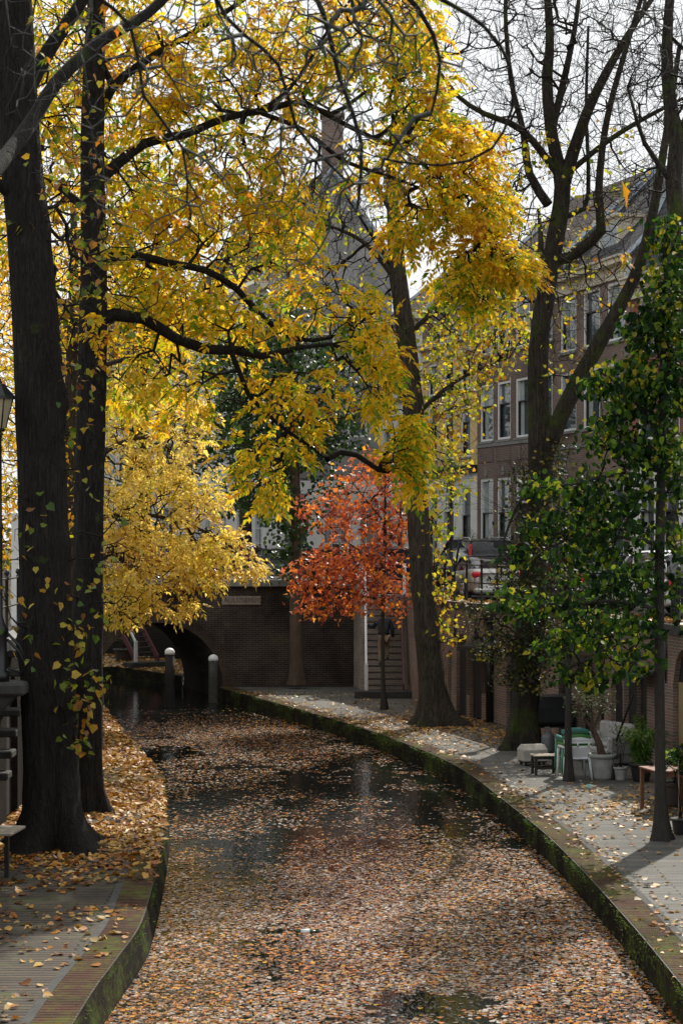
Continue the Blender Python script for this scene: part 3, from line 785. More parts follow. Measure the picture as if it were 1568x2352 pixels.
railing('bridge_railing', 'black iron railing on the near side of the bridge in front of the bicycles', [(-12, 64.1), (.3, 64.1)], 1.0, DECK)
railing('bridge_railing', 'black iron railing along the far side of the bridge', [(-13, 68.9), (.3, 68.9)], 1.0, DECK)
k = LR.s_of_u(1003, 20)
c = offset(WR, .12)
railing('street_railing', 'black iron railing with ball tops along the right street wall by the parked cars', [c[i] for i in range(len(c)) if 14 < c[i][1] < 61.8], 1.05, STREET + .05, nr=2, every=1.05, cat_='railing')
c = offset(WL, -.12)
railing('street_railing', 'black iron railing on the left street wall beyond the big trunk', [c[i] for i in range(len(c)) if 26 < c[i][1] < 62], 1.05, STREET + .05, nr=2, every=1.6, cat_='railing')

# ------------------------------------------------------------------ stairs by the bridge
def stairs(name, label, loc, rotz, flip=1, steps=15, rise=STREET, run=2.55, w=1.12):
    root = thing(name, label, 'stairs', loc, rotz)
    m = MB(); m.bevbox((0, -.15, .11), (w + .75, .62, .22), .02); m.build('plinth', 'stone_dark', root, world=False)
    def at(t): return (0, t * run, .24 + t * (rise - .24))
    for sx in (-1, 1):
        m = MB(); a, b = at(-.02), at(1.0); x = sx * (w / 2)
        m.add([(x - .03, a[1] - .12, a[2] - .06), (x - .03, b[1], b[2] - .30), (x - .03, b[1], b[2] + .06), (x - .03, a[1] - .12, a[2] + .24),
               (x + .03, a[1] - .12, a[2] - .06), (x + .03, b[1], b[2] - .30), (x + .03, b[1], b[2] + .06), (x + .03, a[1] - .12, a[2] + .24)],
              [(0, 1, 2, 3), (7, 6, 5, 4), (0, 4, 5, 1), (1, 5, 6, 2), (2, 6, 7, 3), (3, 7, 4, 0)])
        m.build('stringer', 'maroon', root, world=False, bevel=.008)
    for i in range(steps):
        t = (i + .6) / steps; p = at(t); m = MB(); m.bevbox((0, p[1], p[2]), (w - .07, .24, .04), .01); m.build('tread', 'dark_wood', root, world=False)
    m = MB(); x = -w / 2 - .02
    m.box((x, -.18, .62), (.11, .11, .80)); m.build('newel_post', 'white', root, world=False, bevel=.01)
    m = MB()
    for off in (.95,):
        a, b = at(-.06), at(.98)
        m.add([(x - .035, a[1], a[2] + off - .10), (x - .035, b[1], b[2] + off - .10), (x - .035, b[1], b[2] + off + .02), (x - .035, a[1], a[2] + off + .02),
               (x + .035, a[1], a[2] + off - .10), (x + .035, b[1], b[2] + off - .10), (x + .035, b[1], b[2] + off + .02), (x + .035, a[1], a[2] + off + .02)],
              [(0, 1, 2, 3), (7, 6, 5, 4), (0, 4, 5, 1), (1, 5, 6, 2), (2, 6, 7, 3), (3, 7, 4, 0)])
    m.build('handrail', 'white', root, world=False, bevel=.01)
    for t in (.35, .7, .98):
        p = at(t); m = MB(); m.box((x, p[1], p[2] + .42), (.06, .06, .95)); m.build('baluster', 'white', root, world=False)
    return root
stairs('wooden_stairs', 'steep open stairs with maroon stringers and white handrail beside the bridge', (1.33, 59.75, 0), 0)
stairs('wooden_stairs', 'dark stairs with white handrail seen through the bridge arch', (-7.4, 73.9, 0), R(38), w=1.0)
# white railing above the stairs at street level
root = thing('stair_rail', 'white wooden rail at the head of the stairs behind the red oak', 'railing', (.7, 62.5, STREET))
for (x, y) in ((.68, 62.3), (.55, 63.4), (2.0, 62.4)):
    m = MB(); m.box((x, y, STREET + .5), (.1, .1, 1.0)); m.build('post', 'white', root)
m = MB(); m.tube([(.68, 62.3, STREET + .98), (.55, 63.4, STREET + .98)], .045, 6); m.tube([(.68, 62.3, STREET + .5), (.55, 63.4, STREET + .5)], .035, 6); m.build('rail', 'white', root)

# ------------------------------------------------------------------ mooring posts
def post(u, vtop, Y, label):
    b = P(u, vtop, Y); h = b[2] - WATER; b[2] = WATER
    r = thing('mooring_post', label, 'mooring post', b, 0, 'mooring posts before the bridge')
    m = MB(); m.lathe((0, 0, 0), [(.16, -1.1), (.155, 0), (.15, h * .5), (.145, h - .2)], 14); m.build('shaft', 'cellar_dark' if u < 400 else 'post_wood', r, world=False)
    m = MB(); m.lathe((0, 0, h), [(.158, -.21), (.158, -.14), (.145, -.08), (.10, -.03), (.045, -.006), (.008, 0)], 18); m.build('cap', 'white', r, world=False)
post(390, 1488, 61, 'taller round mooring post with white domed cap, left of the pair')
post(490, 1503, 62.6, 'mooring post with white domed cap in front of the arch foot')
bp = G(706, 2142, WATER)
r = thing('glass_bottle', 'green bottle with a white label floating among the leaves', 'bottle', bp, R(4))
m = MB(); m.tube([(-.15, 0, .01), (-.14, 0, .01), (.05, 0, .012), (.09, 0, .014), (.16, 0, .016)], [.02, .036, .036, .014, .013], 10); m.build('bottle', 'bottle', r, world=False)
m = MB(); m.tube([(-.09, 0, .012), (.03, 0, .013)], .0375, 10); m.build('paper_label', 'white', r, world=False)
bp = G(1352, 1811)
r = MB(); pts = [(bp[0] + .06 * math.cos(a) * random.uniform(.6, 1.3), bp[1] + .10 * math.sin(a), .02 + random.uniform(0, .05)) for a in np.linspace(0, 5.6, 8)]
r.add(pts + [(bp[0], bp[1], .09)], [(i, (i + 1) % 8, 8) for i in range(8)]); o = r.build('plastic_scrap', 'pl_teal'); setp(o, 'crumpled green plastic scrap on the wharf edge paving', 'litter')
# ================================================================== houses
def window(parent, o, ex, nx, x, z, w, h, style='sash', frame='white', depth=.16, curtain=False):
    """o: corner, ex: along the facade, nx: outward normal"""
    def W3(a, b, c): return (o[0] + ex[0] * a + nx[0] * b, o[1] + ex[1] * a + nx[1] * b, c)
    def bx(m, a0, a1, b0, b1, c0, c1):
        vs = [W3(a, b, c) for a in (a0, a1) for b in (b0, b1) for c in (c0, c1)]
        m.add(vs, [(0, 1, 3, 2), (4, 6, 7, 5), (0, 4, 5, 1), (2, 3, 7, 6), (0, 2, 6, 4), (1, 5, 7, 3)])
    m = MB(); t = .10
    bx(m, x, x + t, -depth, -.03, z, z + h); bx(m, x + w - t, x + w, -depth, -.03, z, z + h)
    bx(m, x + t, x + w - t, -depth, -.035, z + h - t, z + h); bx(m, x + t, x + w - t, -depth, -.02, z, z + t * .8)
    f = m.build('window', frame, parent)
    m = MB(); b = .045
    if style == 'sash':
        bx(m, x + t, x + w - t, -depth + .01, -.06, z + h * .62 - b, z + h * .62)
        bx(m, x + t, x + t + .05, -depth + .01, -.07, z + t, z + h * .62 - b); bx(m, x + w - t - .05, x + w - t, -depth + .01, -.07, z + t, z + h * .62 - b)
        mm = 'black'
    elif style == 'grid':
        for i in (1, 2): bx(m, x + w * i / 3 - .015, x + w * i / 3 + .015, -depth + .01, -.07, z + t, z + h - t)
        for i in range(1, 4): bx(m, x + t, x + w - t, -depth + .012, -.072, z + h * i / 4 - .015, z + h * i / 4 + .015)
        mm = frame
    else:
        bx(m, x + t, x + w - t, -depth + .01, -.05, z + h * .74 - b, z + h * .74 + b); mm = 'white'
    c = m.build('sash_bars', mm, f); c.matrix_parent_inverse = Matrix.Identity(4)
    m = MB(); bx(m, x + t * .5, x + w - t * .5, -depth - .02, -depth + .005, z + .02, z + h - .02)
    c = m.build('pane', 'glass', f); c.matrix_parent_inverse = Matrix.Identity(4)
    if curtain:
        m = MB(); bx(m, x + t, x + t + w * .28, -depth + .006, -depth + .012, z + .1, z + h - .1)
        bx(m, x + w - t - w * .2, x + w - t, -depth + .006, -depth + .012, z + .1, z + h - .1)
        c = m.build('curtain', 'curtain', f); c.matrix_parent_inverse = Matrix.Identity(4)

def facade(parent, A, B, z0, z1, wins, mat, depth=.18, name='wall'):
    """wins: (x, z, w, h).  A wall sheet with real openings and reveals"""
    A = np.array(A); B = np.array(B); L = np.linalg.norm(B - A); ex = (B - A) / L; nx = np.array([-ex[1], ex[0]]) * -1
    if nx.dot(-A) < 0: nx = -nx
    xs = sorted(set([0, L] + [q for w in wins for q in (w[0], w[0] + w[2])])); zs = sorted(set([z0, z1] + [q for w in wins for q in (w[1], w[1] + w[3])]))
    m = MB(); pt = lambda a, b, c: (A[0] + ex[0] * a + nx[0] * b, A[1] + ex[1] * a + nx[1] * b, c)
    for a, b in zip(xs[:-1], xs[1:]):
        for c, d in zip(zs[:-1], zs[1:]):
            mx, mz = (a + b) / 2, (c + d) / 2
            if any(w[0] < mx < w[0] + w[2] and w[1] < mz < w[1] + w[3] for w in wins): continue
            m.add([pt(a, 0, c), pt(b, 0, c), pt(b, 0, d), pt(a, 0, d)], [(0, 1, 2, 3)])
    for (x, z, w, h) in wins:
        m.add([pt(x, 0, z), pt(x + w, 0, z), pt(x + w, 0, z + h), pt(x, 0, z + h), pt(x, -depth, z), pt(x + w, -depth, z), pt(x + w, -depth, z + h), pt(x, -depth, z + h)],
              [(0, 1, 5, 4), (1, 2, 6, 5), (2, 3, 7, 6), (3, 0, 4, 7)])
    m.build(name, mat, parent, uv=True)
    return A, ex, nx, L

def house(label, A, B, eave, ridge, depth, rows, mat, roofmat='tile', cornice='cream', lintel=None, ground=None, door=None, chim=None, verge=True, sill='stone', rd=None, style='sash', back='br_h2', chimmat=None):
    """rows: (z, h, [x fractions], width, style)"""
    base = ((A[0] + B[0]) / 2, (A[1] + B[1]) / 2, STREET)
    root = thing('town_house', label, 'house', base, 0, 'row of canal houses')
    A_ = np.array(A, float); B_ = np.array(B, float); L = np.linalg.norm(B_ - A_)
    wins = []; spec = []
    for (z, h, xf, w, st) in rows:
        for f in xf: wins.append((f * L - w / 2, z, w, h)); spec.append(st)
    if ground:
        gz = ground[0]
        gw = [w for w in wins if w[1] < gz]; uw = [w for w in wins if w[1] >= gz]
        facade(root, A, B, STREET, gz, gw, ground[1], name='ground_floor_front'); A_, ex, nx, L = facade(root, A, B, gz, eave, uw, mat, name='front_wall')
    else: A_, ex, nx, L = facade(root, A, B, STREET, eave, wins, mat, name='front_wall')
    for i, (w, st) in enumerate(zip(wins, spec)):
        if st == 'door':
            m = MB(); q = lambda a, b, c: (A_[0] + ex[0] * a + nx[0] * b, A_[1] + ex[1] * a + nx[1] * b, c)
            x, z, ww, h = w
            m.add([q(x, -.15, z), q(x + ww, -.15, z), q(x + ww, -.15, z + h * .72), q(x, -.15, z + h * .72)], [(0, 1, 2, 3)])
            m.build('door', door or 'car_blue', root)
            window(root, A_, ex, nx, x, z + h * .74, ww, h * .26, 'top', 'white')
        else: window(root, A_, ex, nx, w[0], w[1], w[2], w[3], st, 'white', curtain=(i % 2 == 0))
    ang = math.atan2(ex[1], ex[0])
    def blk(m, a0, a1, b0, b1, c0, c1):
        vs = [(A_[0] + ex[0] * a + nx[0] * b, A_[1] + ex[1] * a + nx[1] * b, c) for a in (a0, a1) for b in (b0, b1) for c in (c0, c1)]
        m.add(vs, [(0, 1, 3, 2), (4, 6, 7, 5), (0, 4, 5, 1), (2, 3, 7, 6), (0, 2, 6, 4), (1, 5, 7, 3)])
    for (w, st) in zip(wins, spec):
        if st != 'door': m = MB(); blk(m, w[0] - .06, w[0] + w[2] + .06, -.1, .07, w[1] - .09, w[1] - .002); m.build('sill', sill, root)
    m = MB(); blk(m, -.02, L + .02, -.02, .10, eave - .55, eave - .42); blk(m, -.02, L + .02, -.02, .06, eave - .42, eave - .12); blk(m, -.04, L + .04, -.02, .36, eave - .12, eave + .05); blk(m, -.04, L + .04, -.02, .44, eave + .05, eave + .12)
    m.build('cornice', cornice, root)
    if ground:
        m = MB(); blk(m, 0, L, -.02, .16, ground[0] - .14, ground[0] + .10); blk(m, 0, L, -.02, .24, ground[0] + .10, ground[0] + .16); m.build('shop_cornice', ground[2] if len(ground) > 2 else 'black', root)
    if lintel:
        for z in lintel:
            m = MB(); blk(m, 0, L, -.02, .05, z, z + .12); m.build('string_course', 'stone', root)
    # body and roof
    D = depth; rdep = rd if rd else D / 2
    q = lambda a, b, c: (A_[0] + ex[0] * a + nx[0] * b, A_[1] + ex[1] * a + nx[1] * b, c)
    m = MB(); e = eave - .01
    m.add([q(0, 0, STREET), q(0, -D, STREET), q(0, -D, e), q(0, -rdep, ridge - .1), q(0, 0, e)], [(0, 1, 2, 3, 4)])
    m.add([q(L, 0, STREET), q(L, -D, STREET), q(L, -D, e), q(L, -rdep, ridge - .1), q(L, 0, e)], [(4, 3, 2, 1, 0)])
    m.add([q(0, -D, STREET), q(L, -D, STREET), q(L, -D, e), q(0, -D, e)], [(0, 1, 2, 3)])
    m.build('side_walls', back, root, uv=True)
    m = MB()
    m.add([q(-.05, .15, e - .1 + .12), q(L + .05, .15, e + .02), q(L + .05, -rdep, ridge), q(-.05, -rdep, ridge), q(-.05, -D - .15, e - .1), q(L + .05, -D - .15, e - .1)], [(0, 1, 2, 3), (3, 2, 5, 4)])
    rf = m.build('roof', roofmat, root, uv=True)
    if verge:
        for a in (-.06, L + .06):
            m = MB(); m.tube([q(a, .15, e + .06), q(a, -rdep, ridge + .05)], .11, 4, True, False)
            c = m.build('verge', 'lead', rf)
    if chim:
        for f in chim:
            m = MB(); x = f * L
            blk(m, x - .42, x + .42, -rdep - .35, -rdep + .35, ridge - 1.2, ridge + 1.9); blk(m, x - .48, x + .48, -rdep - .41, -rdep + .41, ridge + 1.9, ridge + 2.02)
            for dx in (-.2, .2): blk(m, x + dx - .09, x + dx + .09, -rdep - .09, -rdep + .09, ridge + 2.02, ridge + 2.35)
            c = m.build('chimney', chimmat or 'br_h1', rf, uv=True); c.matrix_parent_inverse = Matrix.Identity(4)
    return root, A_, ex, nx, L

# right side of the street, from the near red one to the far white one
F4 = (10.75, 56.5); F3 = (9.1, 61.8); F2 = (7.4, 67.8); F1 = (5.15, 74.5); F0 = (3.3, 80.3); F_1 = (1.6, 86)
house('red brick house with cream cornice and steep slate roof at the right edge', F3, F4, 12.9, 19.2, 7, [(3.9, 2.9, (.2, .5, .8), 1.15, 'sash'), (7.9, 2.1, (.2, .5, .8), 1.15, 'sash'), (10.6, 1.75, (.2, .5, .8), 1.1, 'sash')], 'br_h3', 'slate', rd=3.0, ground=(7.4, 'plaster_white', 'cream'), back='br_h3')
r, A_, ex, nx, L = house('brown brick house with grey roof and dormer behind the forked tree', F2, F3, 13.7, 17.9, 8, [(4.0, 2.7, (.18, .82), 1.2, 'sash'), (3.25, 3.6, (.5,), 1.15, 'door'), (8.5, 2.0, (.18, .5, .82), 1.4, 'sash'), (11.2, 1.9, (.18, .5, .82), 1.4, 'sash')], 'br_h2', 'slate', ground=None, lintel=(7.9,), door='maroon')
# dormer
m = MB(); q = lambda a, b, c: (A_[0] + ex[0] * a + nx[0] * b, A_[1] + ex[1] * a + nx[1] * b, c)
for (a0, a1, b0, b1, c0, c1) in ((2.1, 3.7, -2.2, -.7, 14.2, 15.45), (2.0, 3.8, -2.3, -.55, 15.45, 15.55)):
    vs = [q(a, b, c) for a in (a0, a1) for b in (b0, b1) for c in (c0, c1)]; m.add(vs, [(0, 1, 3, 2), (4, 6, 7, 5), (0, 4, 5, 1), (2, 3, 7, 6), (0, 2, 6, 4), (1, 5, 7, 3)])
dm = m.build('dormer', 'cream', r)
m = MB(); m.add([q(2.25, -.69, 14.5), q(3.55, -.69, 14.5), q(3.55, -.69, 15.3), q(2.25, -.69, 15.3)], [(0, 1, 2, 3)]); c = m.build('pane', 'lead', dm); c.matrix_parent_inverse = Matrix.Identity(4)
r, A_, ex, nx, L = house('dark brown brick house with tall close-set windows and blue door', F1, F2, 14.25, 18.0, 8, [(3.75, 3.35, (.13, .36, .87), 1.25, 'sash'), (3.2, 3.95, (.60,), 1.2, 'door'), (8.5, 2.15, (.13, .36, .60, .87), 1.25, 'sash'), (11.75, 1.85, (.13, .36, .60, .87), 1.25, 'sash')], 'br_h1', 'tile', lintel=(8.28,), door='car_blue')
m = MB()
for f in (.13, .36, .60, .87):      # brick panels and keystones
    m = MB()
    for (a0, a1, b0, b1, c0, c1, k) in ((f * L - .66, f * L + .66, 0, .03, 7.72, 8.2, 0),):
        vs = [q2 for q2 in [(A_[0] + ex[0] * a + nx[0] * b, A_[1] + ex[1] * a + nx[1] * b, c) for a in (a0, a1) for b in (b0, b1) for c in (c0, c1)]]; m.add(vs, [(0, 1, 3, 2), (4, 6, 7, 5), (0, 4, 5, 1), (2, 3, 7, 6), (0, 2, 6, 4), (1, 5, 7, 3)])
    m.build('brick_panel', 'br_h1', r, uv=True)
for f in (.13, .36, .60, .87):
    m = MB(); a0, a1 = f * L - .1, f * L + .1; vs = [(A_[0] + ex[0] * a + nx[0] * b, A_[1] + ex[1] * a + nx[1] * b, c) for a in (a0, a1) for b in (0, .05) for c in (7.2, 7.5)]; m.add(vs, [(0, 1, 3, 2), (4, 6, 7, 5), (0, 4, 5, 1), (2, 3, 7, 6), (0, 2, 6, 4), (1, 5, 7, 3)])
    m.build('keystone', 'stone', r)
house('ochre plastered house with white ground floor beside the dark brick one', F0, F1, 12.6, 15.6, 8, [(3.9, 3.0, (.2, .8), 1.1, 'sash'), (3.25, 3.6, (.5,), 1.1, 'door'), (8.0, 2.2, (.2, .5, .8), 1.05, 'sash'), (10.6, 1.3, (.2, .5, .8), 1.05, 'sash')], 'plaster_yel', 'tile', ground=(7.5, 'plaster_white', 'black'))
house('white plastered house far down the right street', F_1, F0, 14.0, 17.2, 8, [(3.9, 2.6, (.2, .5, .8), 1.1, 'sash'), (7.6, 2.0, (.2, .5, .8), 1.1, 'sash'), (10.7, 2.0, (.2, .5, .8), 1.1, 'sash')], 'plaster_white', 'tile')
# the tall gabled house beyond the bridge
def gable_house():
    C = np.array([-3.2, 86.5]); D = np.array([2.2, 85.5]); root = thing('gabled_house', 'tall plastered gable house with chimney, in the middle beyond the bridge', 'house', (*((C + D) / 2), STREET))
    back = np.array([-4.2, 11.0]); E = C + back; Fq = D + back
    eave, apex = 16.5, 21.0
    facade(root, C, D, STREET, 7.4, [(.6, 4.0, 1.2, 2.6), (2.4, 4.0, 1.2, 2.6), (4.0, 4.0, 1.0, 2.6)], 'plaster_white', name='ground_floor_front')
    A_, ex, nx, L = facade(root, C, D, 7.4, eave, [(2.0, 12.4, .95, 1.5), (3.5, 9.3, .9, 1.5)], 'plaster_grey', name='gable_wall')
    for w, st in (((.6, 4.0, 1.2, 2.6), 'grid'), ((2.4, 4.0, 1.2, 2.6), 'grid'), ((4.0, 4.0, 1.0, 2.6), 'grid'), ((2.0, 12.4, .95, 1.5), 'sash'), ((3.5, 9.3, .9, 1.5), 'sash')):
        window(root, A_, ex, nx, *w, st)
    md = (C + D) / 2; mdb = md + back
    m = MB(); m.add([(*C, eave), (*D, eave), (*md, apex)], [(0, 1, 2)]); m.add([(*E, eave), (*Fq, eave), (*mdb, apex)], [(0, 1, 2)])
    m.add([(*D, STREET), (*Fq, STREET), (*Fq, eave), (*D, eave)], [(0, 1, 2, 3)]); m.build('gable_peak', 'plaster_grey', root, uv=True)
    w2 = [(1.0 + i * 2.6, z, 1.1, h) for i in range(4) for z, h in ((4.0, 2.6), (8.4, 2.1), (12.0, 2.0))]
    A_, ex, nx, L = facade(root, C, E, STREET, eave, w2, 'plaster_white', name='side_front')
    for w in w2: window(root, A_, ex, nx, *w, 'grid')
    m = MB(); u2 = (D - C) / np.linalg.norm(D - C); ov = -u2 * .4
    m.add([(*(C + ov), eave - .25), (*(E + ov), eave - .25), (*mdb, apex + .05), (*md, apex + .05)], [(0, 1, 2, 3)])
    m.add([(*(D - ov), eave - .25), (*(Fq - ov), eave - .25), (*mdb, apex + .05), (*md, apex + .05)], [(3, 2, 1, 0)])
    rf = m.build('roof', 'tile', root, uv=True)
    m = MB(); f = np.array([.1, -.12])
    m.tube([(*(C + ov + f), eave - .2), (*(md + f), apex + .1)], .13, 4, True, False); m.tube([(*(D - ov + f), eave - .2), (*(md + f), apex + .1)], .13, 4, True, False)
    c = m.build('verge', 'lead', rf); c.matrix_parent_inverse = Matrix.Identity(4)
    m = MB(); ch = md + np.array([.1, .5]); m.box((ch[0], ch[1], apex + .8), (.95, .8, 3.4)); m.box((ch[0], ch[1], apex + 2.5), (1.1, .95, .14))
    c = m.build('chimney', 'br_h2', rf, uv=True); c.matrix_parent_inverse = Matrix.Identity(4)
    m = MB(); n2 = np.array([-1, -.38]); 
    m.tube([(*(C + n2 * .25), eave - .35), (*(E + n2 * .25), eave - .35)], .28, 4, True, False); m.build('cornice', 'cream', root)
gable_house()
house('white corner house left of the gabled house beyond the bridge', (-16, 99), (-7.8, 97.5), 13.4, 17.5, 9, [(3.9, 2.6, (.15, .4, .65, .88), 1.1, 'grid'), (7.6, 2.1, (.15, .4, .65, .88), 1.1, 'sash'), (10.4, 2.0, (.15, .4, .65, .88), 1.1, 'sash')], 'plaster_white', 'tile')
house('brown brick house across the canal behind the yellow trees', (-27, 88), (-17.5, 98), 12.5, 16.5, 9, [(3.9, 2.6, (.15, .4, .65, .88), 1.2, 'sash'), (7.6, 2.1, (.15, .4, .65, .88), 1.2, 'sash')], 'br_h2', 'tile')
house('dark brick house far left behind the trunks', (-23, 70), (-27, 87.5), 12.0, 16.5, 9, [(3.9, 2.6, (.12, .3, .5, .7, .88), 1.2, 'sash'), (7.6, 2.1, (.12, .3, .5, .7, .88), 1.2, 'sash')], 'br_h1', 'tile')

# ================================================================== vehicles (front of the car towards +Y of its own frame)
def car(label, kind, paint, loc, rotz, dims, plate=True):
    Lc, Wc, Hc = dims
    root = thing('parked_car', label, 'car', loc, rotz, 'cars parked along the street')
    # side profile lower body and greenhouse as stations along the length: (y, half width, z bottom, z top of body)
    belt = Hc * (.60 if kind == 'suv' else .62)
    st = {'suv': [(-.5, .80, .42, belt * .92), (-.485, .94, .30, belt * .98), (-.44, .985, .24, belt), (-.2, 1, .22, belt), (.15, 1, .22, belt), (.24, .99, .22, belt * .97), (.42, .95, .24, belt * .86), (.485, .86, .30, belt * .74), (.5, .72, .38, belt * .62)],
          'roadster': [(-.5, .68, .36, .62 * Hc), (-.485, .82, .26, .70 * Hc), (-.44, .93, .20, .735 * Hc), (-.30, 1, .18, .72 * Hc), (.0, .98, .18, .66 * Hc), (.2, .98, .18, .66 * Hc), (.4, .95, .19, .60 * Hc), (.48, .82, .22, .50 * Hc), (.5, .66, .28, .42 * Hc)]}['roadster' if kind == 'roadster' else 'suv']
    m = MB(); rings = []; n = 12
    for (y, hw, z0, z1) in st:
        hw *= Wc / 2; h = z1 - z0
        ring = [(-hw * .90, z0), (-hw * .985, z0 + h * .12), (-hw, z0 + h * .45), (-hw * .985, z0 + h * .72), (-hw * .93, z0 + h * .93), (-hw * .80, z1), (hw * .80, z1), (hw * .93, z0 + h * .93), (hw * .985, z0 + h * .72), (hw, z0 + h * .45), (hw * .985, z0 + h * .12), (hw * .90, z0)]
        rings.append([(x, y * Lc, z) for x, z in ring])
    vs = [v for r_ in rings for v in r_]; fs = []
    for i in range(len(rings) - 1):
        for k in range(n): j = (k + 1) % n; fs.append((i * n + k, i * n + j, (i + 1) * n + j, (i + 1) * n + k))
    fs.append(tuple(range(n))); fs.append(tuple(range((len(rings) - 1) * n + n - 1, (len(rings) - 1) * n - 1, -1)))
    m.add(vs, fs, True); body = m.build('body', paint, root, world=False, bevel=.0)
    b = body.modifiers.new('sub', 'SUBSURF'); b.levels = 1; b.render_levels = 2
    # greenhouse
    if kind == 'roadster': gh = [(-.30, .60, .70 * Hc, .72 * Hc), (-.22, .66, .68 * Hc, .90 * Hc), (-.10, .66, .64 * Hc, .985 * Hc), (.02, .66, .64 * Hc, 1.0 * Hc), (.08, .67, .64 * Hc, .97 * Hc), (.20, .74, .64 * Hc, .68 * Hc)]
    elif kind == 'suv': gh = [(-.492, .80, belt * .93, belt * 1.0), (-.47, .80, belt * .93, belt * 1.25), (-.42, .76, belt * .93, Hc * .965), (-.2, .78, belt * .93, Hc), (.0, .78, belt * .93, Hc * .99), (.10, .78, belt * .93, Hc * .95), (.26, .86, belt * .92, belt * .98)]
    else: gh = [(-.42, .78, belt * .93, belt * 1.02), (-.33, .76, belt * .93, Hc * .93), (-.15, .76, belt * .93, Hc), (.02, .76, belt * .93, Hc * .985), (.10, .78, belt * .93, Hc * .93), (.26, .86, belt * .92, belt * .98)]
    def green(scale, z_in, nm, mt, sub=True, shrink=0):
        m = MB(); rr = []
        for (y, hw, z0, z1) in gh:
            hw *= Wc / 2; a = hw * 1.16; h = z1 - z0
            rr.append([(-a * scale, y * Lc, z0), (-(a * .92 + 0) * scale, y * Lc, z0 + h * .5), (-hw * scale, y * Lc, z0 + h * .92), (-hw * .8 * scale, y * Lc, z1), (hw * .8 * scale, y * Lc, z1), (hw * scale, y * Lc, z0 + h * .92), (a * .92 * scale, y * Lc, z0 + h * .5), (a * scale, y * Lc, z0)])
        vs = [v for r_ in rr for v in r_]; fs = []; k8 = 8
        for i in range(len(rr) - 1):
            for k in range(7): fs.append((i * k8 + k, i * k8 + k + 1, (i + 1) * k8 + k + 1, (i + 1) * k8 + k))
        fs.append(tuple(range(8))); fs.append(tuple(range((len(rr) - 1) * 8 + 7, (len(rr) - 1) * 8 - 1, -1)))
        m.add(vs, fs, True); return m.build(nm, mt, root, world=False)
    green(1.0, 0, 'cabin_glass', 'glass_dk')
    # roof skin and pillars laid proud of the glass
    m = MB()
    top = [g for g in gh if g[3] > Hc * .9]
    for a, b in zip(top[:-1], top[1:]):
        ya, yb = a[0] * Lc, b[0] * Lc; ha, hb = a[1] * Wc / 2 + .008, b[1] * Wc / 2 + .008
        za, zb = a[3], b[3]; k = .10
        for zz in (0,):
            m.add([(-ha, ya, za - .035), (-ha * .8, ya, za + .008), (ha * .8, ya, za + .008), (ha, ya, za - .035), (-hb, yb, zb - .035), (-hb * .8, yb, zb + .008), (hb * .8, yb, zb + .008), (hb, yb, zb - .035)], [(0, 1, 5, 4), (1, 2, 6, 5), (2, 3, 7, 6)], True)
    m.build('roof', 'car_black' if kind == 'roadster' else paint, root, world=False)
    for sx in (-1, 1):
        for g0, g1, r_ in ((gh[0], top[0], .045), (top[-1], gh[-1], .035)) + (((gh[len(gh) // 2], None, .03),) if kind != 'roadster' else ()):
            m = MB()
            if g1 is None:
                y, hw, z0, z1 = g0; hw *= Wc / 2; m.tube([(sx * hw * 1.16, y * Lc, z0), (sx * hw * 1.0, y * Lc, z1 - .03)], r_, 6)
            else:
                ha = g0[1] * Wc / 2; hb = g1[1] * Wc / 2
                m.tube([(sx * (ha if g0 is gh[0] else ha * .98), g0[0] * Lc, g0[3] - .02), (sx * hb * 1.0, g1[0] * Lc, g1[3] - .03)], r_, 6)
            m.build('pillar', 'car_black' if kind == 'roadster' else paint, root, world=False)
    if kind == 'suv':
        m = MB()
        for sx in (-1, 1): m.tube([(sx * Wc * .34, -Lc * .40, Hc * .97), (sx * Wc * .345, -Lc * .36, Hc * 1.02), (sx * Wc * .345, 0, Hc * 1.025), (sx * Wc * .34, Lc * .04, Hc)], .02, 6)
        m.build('roof_rails', 'chrome', root, world=False)
    # wheels
    wr = .36 if kind == 'suv' else .32
    for sx in (-1, 1):
        for yy in (-.29, .31):
            x = sx * (Wc / 2 - .10); c = (x, yy * Lc, wr)
            m = MB(); m.tube([(x - .11, c[1], wr), (x - .09, c[1], wr), (x + .09, c[1], wr), (x + .11, c[1], wr)], [wr * .92, wr, wr, wr * .92], 24); wh = m.build('wheel', 'rubber', root, world=False)
            m = MB(); xo = x + sx * .112
            m.tube([(xo - sx * .02, c[1], wr), (xo + sx * .004, c[1], wr)], wr * .22, 12)
            for k in range(6):
                a = k * math.pi / 3; m.tube([(xo, c[1] + .05 * math.cos(a), wr + .05 * math.sin(a)), (xo, c[1] + wr * .66 * math.cos(a), wr + wr * .66 * math.sin(a))], .025, 5)
            m.tube([(xo, c[1] + wr * .66 * math.cos(a), wr + wr * .66 * math.sin(a)) for a in np.linspace(0, 2 * math.pi, 19)], .022, 5)
            m.build('rim', 'chrome', wh, world=False)
    yb = -Lc / 2
    for sx in (-1, 1):
        m = MB()
        if kind == 'suv':
            m.bevbox((sx * Wc * .425, yb + .075, belt * .86), (.17, .14, .34), .03); m.bevbox((sx * Wc * .398, yb + .17, belt * 1.22), (.085, .12, .62), .03)
        elif kind == 'roadster': m.bevbox((sx * Wc * .36, yb + .07, Hc * .585), (.34, .16, .17), .05)
        else: m.bevbox((sx * Wc * .41, yb + .085, belt * .84), (.20, .16, .30), .05)
        m.build('tail_light', 'tail', root, world=False)
    m = MB(); m.bevbox((0, yb + .0, Hc * (.34 if kind != 'roadster' else .40)), (.52, .03, .11), .005); m.build('number_plate', 'gold_plate', root, world=False)
